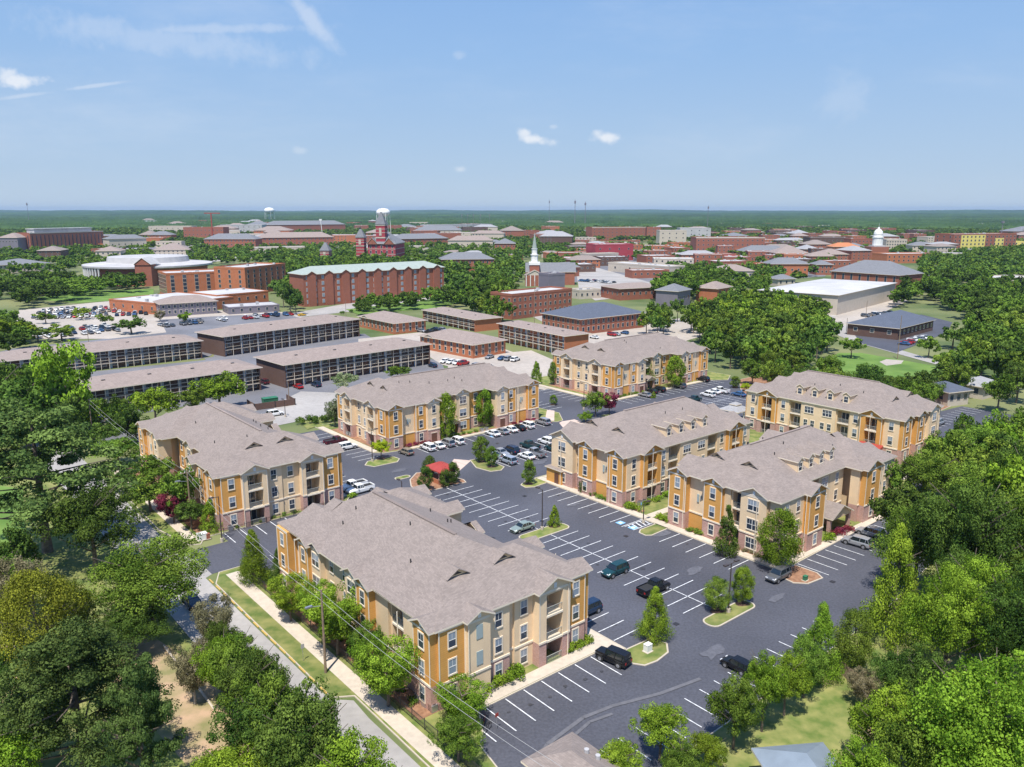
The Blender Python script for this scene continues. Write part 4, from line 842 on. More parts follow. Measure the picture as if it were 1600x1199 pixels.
def fill_town(n, x0, x1, y0, y1, k, w0, w1, h0, h1, flat, walls):
    for _ in range(n):
        for _t in range(25):
            px, py = r3.uniform(x0, x1), r3.uniform(y0, y1); g = G(px, py); w = r3.uniform(w0, w1); d_ = r3.uniform(w0*.7, w1*.7)
            if all(math.hypot(g.x-q[0], g.y-q[1]) > (w+d_)*.35+q[2] for q in spots): break
        else: continue
        spots.append((g.x, g.y, max(w, d_)*.45)); h = r3.uniform(h0, h1); an = r3.choice((-.12, .05, .25, .25)); rt = thing('town_building', g, an, FT[k][1], 'building', FT[k][2]); wl = r3.choice(walls)
        b = MB(); b.box(0, w, 0, d_, 0, h, wl); b.build('wall', rt); r = MB()
        if r3.random() < flat:
            rm = r3.choice(('flatroof', 'greyroof', 'flatroof')); r.box(.3, w-.3, .3, d_-.3, h, h+.1, rm); r.box(-.1, w+.1, -.1, .3, h-.4, h+.6, wl); r.box(-.1, w+.1, d_-.3, d_+.1, h-.4, h+.6, wl); r.box(-.1, .3, .3, d_-.3, h-.4, h+.6, wl); r.box(w-.3, w+.1, .3, d_-.3, h-.4, h+.6, wl)
            for _q in range(3): x, y = r3.uniform(1, w-3), r3.uniform(1, d_-3); r.box(x, x+2, y, y+1.6, h+.1, h+1.2, 'greyroof')
        else: hip(r, -.7, w+.7, -.7, d_+.7, h, M_[r3.choice(('roofgrey', 'roofbrown', 'roof', 'rooflight'))], sl=r3.uniform(.25, .45))
        r.build('roof', rt); windows_on(rt, w, d_, h, max(1, int(h/3.5)), max(3, int(w/5)), 2, 1.5, 1.5, 'glass', sides='S', frame='stone', cap=18)
BW = ('redbrick', 'orbrick', 'redbrick', 'stone', 'brownbrick', 'redbrick')
for q in T1:
    g0, g1 = G(*q[1]), G(*q[2]); spots.append(((g0.x+g1.x)/2, (g0.y+g1.y)/2+q[4]/2, (g1-g0).length*.5))
for q in ((540, 440), (600, 412), (835, 440), (1370, 402), (1345, 455), (1350, 470), (240, 440), (320, 455)): g0 = G(*q); spots.append((g0.x, g0.y, 40))
fill_town(60, 870, 1300, 382, 436, 0, 18, 40, 6, 12, .75, BW); fill_town(30, 1180, 1490, 368, 408, 0, 20, 44, 7, 15, .65, BW)
fill_town(70, 180, 860, 350, 388, 1, 28, 70, 9, 18, .5, BW); fill_town(14, -20, 240, 355, 410, 1, 22, 50, 7, 12, .5, BW); fill_town(16, 560, 860, 385, 425, 2, 14, 26, 5, 8, .3, BW); fill_town(40, 860, 1600, 356, 384, 2, 24, 60, 7, 15, .6, BW); fill_town(8, 1440, 1600, 400, 470, 2, 10, 18, 4, 6, .4, BW)
# unfinished yellow block
r_, w_, h_ = town('unfinished five storey block with yellow sheathing panels, far right', (1487, 398), (1585, 396), 367, 30, wall='redbrick', floors=5, nx=16, ny=3, ww=2.0, wh=2.2, sides='SW', frame='stone')
for x0, x1, z0, z1, m in ((.12, .5, .3, 1, 'sheath'), (.12, .38, 0, .3, 'flatroof'), (.66, .8, 0, .8, 'sheath')):
    g = MB(); g.box(w_*x0, w_*x1, -.05, .3, h_*z0, h_*z1, m); g.build('sheathing_panel', r_)
# dome
c0 = G(1370, 405); dm_ = thing('domed_hall', c0, 0, 'white domed cupola tower above the right town roofs', 'hall')
g = MB(); g.box(-10, 10, -6, 12, 0, 14, 'redbrick'); g.build('wall', dm_); g = MB(); g.box(-7, 7, -5, 9, 14, 15.5, 'greyroof'); g.lathe([(5.6, 15), (5.6, 24), (6.2, 24), (6.2, 25), (4.8, 25), (4.8, 28), (5, 28), (4.6, 30.5), (3, 32.8), (1.2, 34), (1, 35.5), (.1, 36), (.1, 40)], 'white', 14, (0, 2)); g.build('dome', dm_)
# pale warehouse and big brick hall
a, an, w = facade_frame((1212, 470), (1282, 485)); town('large pale warehouse with low white hip roof right of the woods', (1307, 493), (1397, 469), 462, 44, wall='stone', roof='hip', rm='flatroof', floors=1, nx=8, ny=3, win=False, sl=.08)
r_, w_, h_ = town('big brick hall with dark grey hip roof behind the pale warehouse', (1297, 453), (1402, 462), 424, 30, wall='redbrick', roof='hip', rm='roofgrey', floors=2, nx=8, ny=3, ww=1.5, wh=4, sl=.5, sides='S', frame='stone')
town('restaurant with black hip roof and cream trim beside its car park', (1402, 532), (1457, 517), 514, 22, wall='brownbrick', roof='hip', rm='roofslate', floors=1, nx=9, ny=3, ww=1.6, wh=1.5, glass='glass', sl=.38, frame='trim', name='restaurant')
# houses in the right woods
town('pale green house roof among the right trees', (1535, 625), (1560, 618), 606, 8, wall='stone', roof='hip', rm='rooflight', floors=1, nx=3, ny=2, name='house', cat='house')
town('teal grey roofed house beside the right trees', (1480, 636), (1512, 632), 614, 9, wall='stone', roof='hip', rm='roofslate', floors=1, nx=3, ny=2, name='house', cat='house')
# dumpster enclosure
bs = G(398, 642); an = facade_frame((398, 645), (462, 636))[1]; w = facade_frame((398, 645), (462, 636))[2]
en = thing('fence', bs, an, 'dark board fence around the green dumpster', 'fence'); b = MB(); b.box(0, w, 0, .15, 0, 1.9, 'brownbrick'); b.box(0, .15, .15, 7, 0, 1.9, 'brownbrick'); b.box(w-.15, w, .15, 7, 0, 1.9, 'brownbrick'); b.build('board_panel', en)
for x in (0, w/2, w): b = MB(); b.box(x-.1, x+.1, -.1, 0, 0, 2.05, 'dark'); b.build('post', en)
dp = thing('dumpster', G(413, 634), an, 'green metal dumpster inside the dark board fence', 'dumpster')
b = MB(); b.faces([(0, 0, 0), (4, 0, 0), (4, 2, 0), (0, 2, 0), (-.1, -.2, 1.6), (4.1, -.2, 1.6), (4.1, 2.2, 1.9), (-.1, 2.2, 1.9)], ((0, 1, 5, 4), (1, 2, 6, 5), (2, 3, 7, 6), (3, 0, 4, 7), (3, 2, 1, 0)), 'ggreen'); b.build('bin', dp)
b = MB(); b.box(-.1, 1.95, -.2, 2.2, 1.75, 1.95, 'ggreen'); b.box(2.05, 4.1, -.2, 2.2, 1.75, 1.95, 'ggreen'); b.build('lid', dp)
# ---------------------------------------------------------------- vegetation
def leaf_arrays(seed, clumps, per, leaf, zc=None, flat=.0):
    """clumps: array (n,4) of centre and radius; returns quad vertices and per-leaf tint"""
    r = np.random.RandomState(seed); n = len(clumps); k = n*per
    cid = np.repeat(np.arange(n), per); c = clumps[cid]
    d = r.normal(size=(k, 3)); d /= np.linalg.norm(d, axis=1)[:, None]; rad = c[:, 3]*(.62+.38*r.rand(k)**.5)*(1+.2*r.normal(size=k)*.5)
    d[:, 2] = d[:, 2]*(.8-flat)
    p = c[:, :3]+d*rad[:, None]
    nrm = d*1.15+r.normal(size=(k, 3))*.42+np.array([0, 0, .25]); nrm /= np.linalg.norm(nrm, axis=1)[:, None]
    a = np.cross(nrm, r.normal(size=(k, 3))); a /= np.linalg.norm(a, axis=1)[:, None]; b = np.cross(nrm, a)
    s = leaf*(.6+.8*r.rand(k))[:, None]; w = .62
    v = np.stack([p-a*s*.5, p+b*s*w*.5, p+a*s*.5, p-b*s*w*.5], 1)
    ct = r.rand(n)
    t = np.clip(ct[cid]*.75+.45*r.rand(k)-.1, 0, 1)
    return v.reshape(-1, 3), np.repeat(t, 4)
def leaf_mesh(name, v, t, m, extra=None):
    n = len(v)//4; me = bpy.data.meshes.new(name)
    me.vertices.add(len(v)); me.vertices.foreach_set('co', v.astype(np.float32).ravel())
    me.loops.add(n*4); me.loops.foreach_set('vertex_index', np.arange(n*4, dtype=np.int32)); me.polygons.add(n)
    me.polygons.foreach_set('loop_start', np.arange(0, n*4, 4, dtype=np.int32)); me.polygons.foreach_set('loop_total', np.full(n, 4, dtype=np.int32))
    me.update(calc_edges=True); at = me.attributes.new('tint', 'FLOAT', 'POINT'); at.data.foreach_set('value', t.astype(np.float32)); me.materials.append(m); return me
def clump_set(kind, R, H, n, seed):
    r = np.random.RandomState(seed); out = []
    if kind == 'round':
        nl = 5+r.randint(3); lob = [(R*.42*math.cos(2*math.pi*i/nl+r.rand()), R*.42*math.sin(2*math.pi*i/nl+r.rand()), H*(.42+.22*r.rand()), R*(.5+.16*r.rand())) for i in range(nl)]+[(0, 0, H*.66, R*.6)]
        for i in range(n):
            L = lob[r.randint(len(lob))]; d = r.normal(size=3); d /= np.linalg.norm(d); d[2] = d[2]*.9+.12; q = L[3]*(.62+.38*r.rand()) if r.rand() < .8 else L[3]*.3
            z = L[2]+d[2]*q*min(1.25, H*.36/R); z = min(max(z, H*.16), H*.97); out.append((L[0]+d[0]*q, L[1]+d[1]*q, z, R*(.13+.12*r.rand())))
    elif kind == 'cone':
        for i in range(n):
            z = r.rand()**1.25; rr = R*(1-z)**.8*(.55+.45*r.rand()); a = r.rand()*6.283; out.append((rr*math.cos(a), rr*math.sin(a), H*(.10+.86*z), R*(.16+.16*(1-z))))
    elif kind == 'oval':
        for i in range(n):
            z = r.rand(); prof = math.sin(math.pi*min(1, z*.86+.12))**.65; rr = R*prof*(.5+.42*r.rand()); a = r.rand()*6.283; out.append((rr*math.cos(a), rr*math.sin(a), H*(.16+.78*z), R*(.2+.1*r.rand())))
    elif kind == 'pine':
        nb = max(8, n//6)
        for i in range(nb):
            z = .36+.6*(i+.5)/nb; a = i*2.4+r.rand(); L = R*(1-(max(0, z-.5)/.5)**1.6*.75)*(.65+.4*r.rand())
            for j in range(6):
                q = (.3+.7*(j+r.rand()*.6)/6); out.append((L*q*math.cos(a+.25*r.normal()*.6), L*q*math.sin(a+.25*r.normal()*.6), H*z+R*.09*q+r.normal()*R*.05, R*(.11+.07*r.rand())))
    elif kind == 'vase':
        for i in range(n):
            z = r.rand(); rr = R*(.35+.65*z**.6)*(.4+.6*r.rand()); a = r.rand()*6.283; out.append((rr*math.cos(a), rr*math.sin(a), H*(.3+.66*z*(1-.25*(rr/R)**2)), R*(.13+.12*r.rand())))
    return np.array(out)
TM = {}
def treemeshes(kind, lm, lod, seed):
    k = (kind, lm, lod, seed)
    if k in TM: return TM[k]
    R, H = 4.0, 9.0
    n, per, leaf = {'xl': (230, 170, .14), 'hi': (130, 170, .19), 'mid': (80, 75, .36), 'low': (40, 34, .68)}[lod]
    shr = {'xl': .8, 'hi': .92}.get(lod, 1)
    if kind == 'pine': n = int(n*1.2); leaf *= .8; per = int(per*1.15)
    c = clump_set(kind, R, H, n, seed)
    c[:, 3] *= shr
    v, t = leaf_arrays(seed+5, c, per, leaf, flat=.25 if kind == 'pine' else 0)
    cm_ = leaf_mesh('crown', v, t, L_[lm])
    b = MB(); r = random.Random(seed); m = 'palebark' if lm == 'dry' else 'bark'
    top = .9 if kind in ('cone', 'pine', 'oval') else .6
    b.tube((0, 0, -.3), (.1, .05, H*.25), .24, .17, m, 7, False); b.tube((.1, .05, H*.25), (0, 0, H*top), .17, .05, m, 6)
    for i in range({'xl': 18, 'hi': 14, 'mid': 7, 'low': 0}[lod]):
        z = H*(.22+.45*r.random()); a = r.random()*6.28; L = R*(.5+.35*r.random()); up = .35 if kind != 'round' else .7
        b.tube((0, 0, z), (L*math.cos(a), L*math.sin(a), z+L*up), .075, .02, m, 4, False)
    TM[k] = (b.mesh('trunk'), cm_); return TM[k]
SPEC = {  # species: (shape, leaf material, object name)
 'oak': ('round', 'oak', 'oak_tree'), 'dark': ('round', 'dark', 'oak_tree'), 'bright': ('round', 'bright', 'shade_tree'), 'pine': ('pine', 'pine', 'pine_tree'), 'olive': ('oval', 'olive', 'cypress_tree'),
 'cone': ('cone', 'bright', 'young_tree'), 'hedge': ('oval', 'dark', 'hedge_tree'), 'yellow': ('round', 'yellow', 'young_tree'), 'crimson': ('vase', 'crimson', 'crape_myrtle'), 'vase': ('vase', 'bright', 'crape_myrtle'),
 'bloom': ('round', 'bloom', 'magnolia_tree'), 'dry': ('vase', 'dry', 'bare_tree'), 'conedark': ('cone', 'dark', 'magnolia_tree'), 'oval': ('oval', 'oak', 'street_tree'), 'ovalb': ('oval', 'bright', 'street_tree')}
tree_spots = []
M_['mulchdark'] = mat('dark_mulch', (.055, .032, .022), .95, vscale=3, color2=(.13, .075, .05), detail=6)
def tree(sp, loc, R, H, label, group=None, lod=None):
    dist = Vector(loc).length; lod = lod or (('xl' if R > 4.7 else 'hi') if dist < 125 else ('hi' if R > 5.5 and dist < 180 else 'mid') if dist < 270 else 'low')
    shape, lm, nm = SPEC[sp]; big = R > 4.6 and lod == 'hi'
    tm, cmh = treemeshes(shape, lm, lod, rnd.randrange(2 if lod == 'xl' else 3 if lod == 'hi' else 4))
    rt = thing(nm, (loc[0], loc[1], 0), rnd.uniform(0, 6.28), label, 'tree', group); rt.scale = (R/4, R/4, H/9)
    obj('trunk', tm, rt); obj('crown', cmh, rt)
    tree_spots.append((loc[0], loc[1], R)); return rt
def ptree(cx, yb, yt, w, sp, label, group=None, lift=.0):
    """tree by its photo box: crown column cx, base row yb, top row yt, crown width w"""
    g = G(cx, yb); h = HT(g, yt); dist = math.sqrt(g.x**2+g.y**2+HC**2); r = w/2*dist/1300
    return tree(sp, g, r*1.02, h, label, group)
PT = [
 (75, 862, 640, 250, 'pine', 'huge broad pine with dark trunk over the left lawn'),
 (150, 898, 742, 125, 'dark', 'dense dark green tree between the huge left pine and the street'),
 (243, 985, 822, 165, 'oak', 'big round oak at the street side, left of the front apartment building'),
 (210, 1022, 930, 105, 'dark', 'smaller blue-green oak at the feet of the big street side oak'),
 (45, 700, 560, 115, 'dark', 'dark tall tree at the left edge, above the huge pine'), (5, 690, 552, 90, 'dark', 'dark tree cut by the left edge, before the dark walk-up block'),
 (112, 690, 527, 85, 'vase', 'tall loose pale green tree rising before the far left block'), (85, 660, 585, 70, 'oak', 'middling oak just below the tall loose pale tree'),
 (245, 668, 597, 72, 'bright', 'bright round tree before the long dark block, left'), (345, 640, 572, 82, 'bright', 'bright green tree before the gap between two dark blocks'), (305, 648, 600, 50, 'oak', 'low oak left of the bright tree before the dark blocks'),
 (185, 730, 680, 74, 'oak', 'flat-topped roadside tree left of the left apartment building'), (165, 705, 655, 52, 'dark', 'small dark roadside tree behind the flat-topped one'), (190, 672, 625, 50, 'bright', 'small bright tree beside the parked car at the far street'),
 (243, 770, 705, 66, 'oak', 'leafy tree touching the left side of the left apartment building'), (236, 800, 735, 76, 'oak', 'round tree casting shade on the street, left side'), (195, 770, 730, 36, 'dark', 'narrow dark tree at the street bend'),
 (285, 815, 718, 62, 'oak', 'tall tree by the left corner of the left apartment building'), (272, 818, 766, 48, 'crimson', 'crimson flowering tree at the street corner'), (300, 828, 775, 48, 'dark', 'dark bushy tree behind the wooden pole'),
 (331, 830, 780, 36, 'cone', 'small bright cone tree at the left building corner'),
 (72, 1085, 890, 120, 'olive', 'olive yellow cypress tall at the left edge'), (25, 1010, 870, 80, 'dry', 'sparse greyish tree at the left edge behind the olive cypress'), (120, 1040, 905, 70, 'olive', 'narrower olive cypress beside the dark pine'),
 (135, 1230, 985, 235, 'pine', 'large dark pine filling the lower left corner'), (235, 1280, 1040, 120, 'pine', 'slim dark pine at the bottom, right of the large one'), (15, 1290, 1110, 110, 'bright', 'bright tree at the bottom left corner'), (5, 1120, 1000, 60, 'dark', 'dark tree clipped by the lower left edge'),
 (340, 1035, 930, 62, 'dry', 'sparse brown tree over the parked dark car'), (305, 1100, 1000, 60, 'dry', 'thin brownish tree with bare stems near the clay bank'), (375, 1115, 975, 85, 'oak', 'grey-green tree beside the grass verge'), (420, 1140, 1020, 75, 'dark', 'dark cedar at the verge, lower left'),
 (352, 1075, 962, 70, 'dark', 'dark tree leaning over the street, right of the brown sparse tree'), (1440, 800, 690, 90, 'oak', 'tall round oak right of the rear right building'), (1400, 860, 745, 80, 'dark', 'dark oak behind the bright cone tree'),
 (405, 1230, 1070, 110, 'dark', 'broad dark cedar at the bottom, left of the grey street'), (478, 1200, 1090, 100, 'bright', 'bright leafy tree at the bottom beside the grey street'), (370, 1290, 1150, 110, 'bright', 'bright tree at the bottom edge, left centre'), (540, 1275, 1150, 60, 'bright', 'light green tree poking over the grey street at the bottom'), (470, 1300, 1175, 90, 'oak', 'oak at the very bottom, left of the street'),
 (398, 912, 826, 50, 'cone', 'conical young tree at the corner of the car park entrance'), (438, 915, 855, 34, 'conedark', 'slim dark cone tree at the far corner of the front building'),
 (455, 972, 897, 62, 'vase', 'bright crape tree beside the sidewalk, farthest of the row'), (500, 990, 905, 60, 'vase', 'bright crape tree behind the wooden utility pole'), (528, 1025, 912, 95, 'vase', 'wide light crape tree against the front building side'),
 (575, 1040, 960, 60, 'oak', 'darker tree between two light crape trees'), (607, 1105, 993, 102, 'vase', 'large crape tree at the near corner of the front building'), (722, 1130, 1066, 88, 'vase', 'crape tree beside the end of the iron fence'), (716, 1192, 1115, 78, 'oak', 'leafy tree at the bottom, over the iron fence'),
 (1022, 1000, 915, 54, 'cone', 'young spiky tree on the kerbed island beside the black jeep'), (1120, 955, 901, 42, 'oval', 'young tree on the lamp post island, left one'), (1159, 944, 884, 36, 'ovalb', 'young tree on the lamp post island, right one'),
 (1215, 892, 795, 68, 'ovalb', 'tall light tree at the near corner of the right apartment building'), (1134, 868, 788, 38, 'conedark', 'dark pyramid tree against the front of the right apartment building'), (914, 770, 716, 20, 'conedark', 'slim dark tree against the middle apartment building'),
 (826, 757, 719, 25, 'oval', 'round young tree on the island before the middle apartment building'), (866, 823, 788, 22, 'cone', 'small sapling on the long kerbed island beside the lamp post'), (596, 718, 683, 32, 'yellow', 'yellow-green young tree on the lamp post island, centre left'),
 (752, 722, 682, 30, 'oval', 'young tree on the island right of the red kiosk'), (768, 730, 697, 22, 'oval', 'second tree on the island right of the red kiosk'),
 (698, 687, 614, 34, 'ovalb', 'tall tree in the recess of the building behind the kiosk, left one'), (757, 668, 608, 33, 'ovalb', 'tall tree in the recess of the building behind the kiosk, right one'),
 (524, 668, 610, 30, 'bloom', 'blossoming magnolia at the left end of the building behind the kiosk'), (540, 612, 578, 42, 'bloom', 'pale blossoming tree before the dark block with many galleries'), (622, 598, 568, 40, 'oak', 'low green tree at the end of the dark block, before the brown roof'),
 (865, 633, 617, 14, 'oval', 'tiny sapling on the grass corner beside the brick court'), (838, 600, 563, 22, 'cone', 'small cone tree beside the pale yard'), (864, 602, 565, 18, 'oval', 'narrow tree at the left end of the farthest apartment building'),
 (930, 652, 606, 42, 'oak', 'tree behind the middle apartment building, beside the brick court'), (952, 648, 612, 32, 'crimson', 'crimson leaved tree behind the middle apartment building'), (915, 660, 640, 26, 'bright', 'bright shrub-like tree beside the brick court'),
 (1014, 604, 558, 26, 'oval', 'tree before the farthest apartment building, left one'), (1054, 606, 556, 36, 'ovalb', 'tree before the farthest apartment building, right one'), (1021, 622, 612, 10, 'cone', 'tiny sapling in the far car park'),
 (1148, 606, 588, 18, 'oval', 'young tree among the far parked cars'), (1165, 612, 597, 16, 'yellow', 'small yellow-green tree beside the far parked cars'),
 (665, 768, 728, 27, 'hedge', 'dark hedge tree left of the red roofed kiosk, front one'), (672, 745, 712, 24, 'hedge', 'dark hedge tree left of the red roofed kiosk, rear one'), (708, 758, 722, 24, 'hedge', 'dark hedge tree right of the red roofed kiosk'), (696, 762, 733, 20, 'hedge', 'small hedge tree at the right brick pillar of the kiosk'),
 (1382, 792, 705, 62, 'oak', 'leafy tree at the right end of the rear right building'), (1468, 735, 668, 56, 'oak', 'round tree between the rear right building and the far right car park'),
 (1390, 1005, 815, 80, 'cone', 'tall bright cone tree right of the car park'), (1425, 930, 770, 110, 'oak', 'tall oak behind the bright cone tree at the right'), (1500, 960, 720, 150, 'dark', 'very large oak in the right woods'), (1585, 940, 735, 120, 'oak', 'large oak at the right edge of the woods'),
 (1470, 1080, 860, 120, 'bright', 'bright broad tree in the right woods below the large oak'), (1560, 1080, 880, 130, 'dark', 'dark broad tree at the right edge, lower woods'),
 (1330, 1052, 950, 58, 'oval', 'tree beside the lower right bays of the car park'), (1277, 1062, 940, 62, 'cone', 'pointed tree beside the last parking bays, right'), (1255, 1092, 985, 62, 'oak', 'oak in front of the pointed tree, lower right'), (1225, 1120, 1010, 64, 'bright', 'bright tree over the clay bank, right'),
 (1145, 1172, 1045, 82, 'oak', 'round oak at the car park edge below the small black car'), (1190, 1145, 1008, 68, 'bright', 'taller bright tree right of the small black car'), (1030, 1190, 1092, 80, 'bright', 'round bright tree over the lower parking bays'), (1105, 1212, 1138, 56, 'bright', 'small bright tree right of the round one at the bottom'),
 (968, 1235, 1152, 68, 'bright', 'bright tree at the bottom edge beside the pavilion'), (1065, 1245, 1155, 62, 'oak', 'oak at the bottom edge between two bright trees'),
 (1372, 1220, 1060, 95, 'bright', 'loose yellow-green tree over the lower right lawn'), (1430, 1260, 1075, 110, 'oak', 'oak right of the lower right lawn'), (1530, 1300, 1000, 190, 'bright', 'very large light green tree filling the lower right'), (1345, 1105, 1045, 46, 'dry', 'bare stemmed brown tree by the wooden fence'),
 (1440, 1150, 1000, 80, 'dark', 'dark tree between the bright giants, lower right'), (1610, 1200, 1040, 110, 'bright', 'light green tree cut by the lower right edge'), (1395, 1110, 1010, 70, 'dark', 'dark tree behind the clay slope, right'), (1340, 1290, 1140, 80, 'bright', 'light tree at the bottom right, beside the pale roofed house'),
 (18, 538, 490, 62, 'bright', 'bright round tree at the left edge beside the pale car park'), (97, 533, 503, 46, 'oak', 'oak at the near edge of the pale left car park'), (165, 509, 487, 26, 'oak', 'small tree among the cars of the pale left car park'), (206, 522, 490, 46, 'dark', 'dark round tree at the near edge of the pale car park, right one'), (128, 500, 477, 26, 'bright', 'small bright tree in the far rows of the pale car park'),
 (288, 507, 484, 22, 'bright', 'bright tree before the grey two storey office'), (250, 503, 484, 20, 'dry', 'brownish small tree left of the grey office'), (72, 506, 485, 28, 'oak', 'small round tree in the left rows of the pale car park'), (60, 535, 508, 40, 'dark', 'dark tree between two oaks at the pale car park'),
 (1450, 560, 520, 34, 'oak', 'tree right of the restaurant car park'), (1488, 545, 500, 46, 'dark', 'dark tree behind the restaurant car park'), (1330, 560, 522, 36, 'oak', 'tree at the wood edge beside the road, before the pale warehouse'), (1250, 612, 586, 28, 'bright', 'low bright tree at the near left corner of the mown lawn'),
]
for p in PT: ptree(*p)
for i, (a_, b_, h_, sp_) in enumerate(((27, 62, 13, 'dark'), (26.4, 68.5, 12, 'oak'), (27.2, 75, 11, 'dark'), (27.5, 55.5, 11.5, 'bright'), (26.8, 49, 12, 'oak'), (26.5, 81.5, 10, 'bright'), (25, 43, 12, 'bright'))):
    tree(sp_, S(a_, b_), (4.6, 4.2, 3.8, 4.2, 4.4, 3.4, 4.6)[i], h_, ('tall dark tree hanging over the grey street, lower left', 'oak hanging over the left kerb of the grey street', 'dark tree at the left kerb below the brown sparse trees', 'bright tree low over the grey street near the bottom edge', 'oak at the bottom edge left of the grey street end', 'bright tree beside the brown sparse tree at the kerb', 'light tree under the bottom edge beside the street')[i])
for px, py in ((1022, 1000), (1120, 955), (1159, 944), (826, 757), (866, 823), (596, 718), (752, 722), (768, 730), (1148, 606), (865, 633)):
    g = G(px, py); b = MB(); n = 14; b.poly([(g.x+(1.0+.15*math.sin(5*i))*math.cos(2*math.pi*i/n), g.y+(1.0+.15*math.sin(5*i))*math.sin(2*math.pi*i/n), .158) for i in range(n)], M_['mulchdark']); tag(b.build('mulch_ring'), kind='structure')
# woods and tree belts given as photo regions of their ground
occ = []          # building footprints in world space
bpy.context.view_layer.update()
for o in list(col.objects):
    if o.parent is None and o.get('category') in ('building', 'theatre', 'hall', 'church', 'house', 'kiosk'):
        xs = [o.matrix_basis @ Vector(c) for ch in o.children if ch.type == 'MESH' and ch.name.startswith(('wall', 'roof')) for c in ch.bound_box]
        if xs: 
            inv = o.matrix_basis.inverted(); L = [inv @ x for x in xs]
            occ.append((inv, min(p.x for p in L)-1, max(p.x for p in L)+1, min(p.y for p in L)-1, max(p.y for p in L)+1))
def free(x, y, m=1.5):
    v = Vector((x, y, 0))
    for inv, x0, x1, y0, y1 in occ:
        q = inv @ v
        if x0-m < q.x < x1+m and y0-m < q.y < y1+m: return False
    return True
def inside(x, y, poly):
    c = False; n = len(poly)
    for i in range(n):
        a, b = poly[i], poly[i-1]
        if (a.y > y) != (b.y > y) and x < (b.x-a.x)*(y-a.y)/(b.y-a.y)+a.x: c = not c
    return c
bareas = [[G(*p) for p in q] for q in (
    [(395, 672), (540, 640), (560, 622), (520, 600), (440, 596), (330, 626), (205, 668)], [(30, 485), (180, 470), (330, 485), (440, 488), (480, 498), (330, 512), (20, 530)],
    [(880, 520), (990, 505), (1010, 540), (900, 548)], [(900, 424), (920, 415), (1010, 440), (1050, 448), (1000, 462), (930, 470), (905, 455)], [(1322, 515), (1345, 500), (1400, 488), (1440, 470), (1500, 500), (1490, 515), (1400, 552)],
    [(1255, 590), (1310, 552), (1345, 552), (1475, 575), (1450, 600), (1300, 612)], [(1300, 525), (1335, 535), (1475, 578), (1480, 566), (1340, 520), (1320, 470), (1290, 470), (1285, 500)], [(1300, 500), (1320, 478), (1400, 466), (1420, 470), (1310, 512)],
    [(560, 530), (700, 515), (800, 550), (872, 572), (880, 600), (760, 590), (690, 570)])]
EST = SP([(28, 44), (142, 44), (143, 60), (192, 64), (240, 60), (240, 88), (201, 90), (206, 138), (226, 152), (226, 195), (28, 195)])
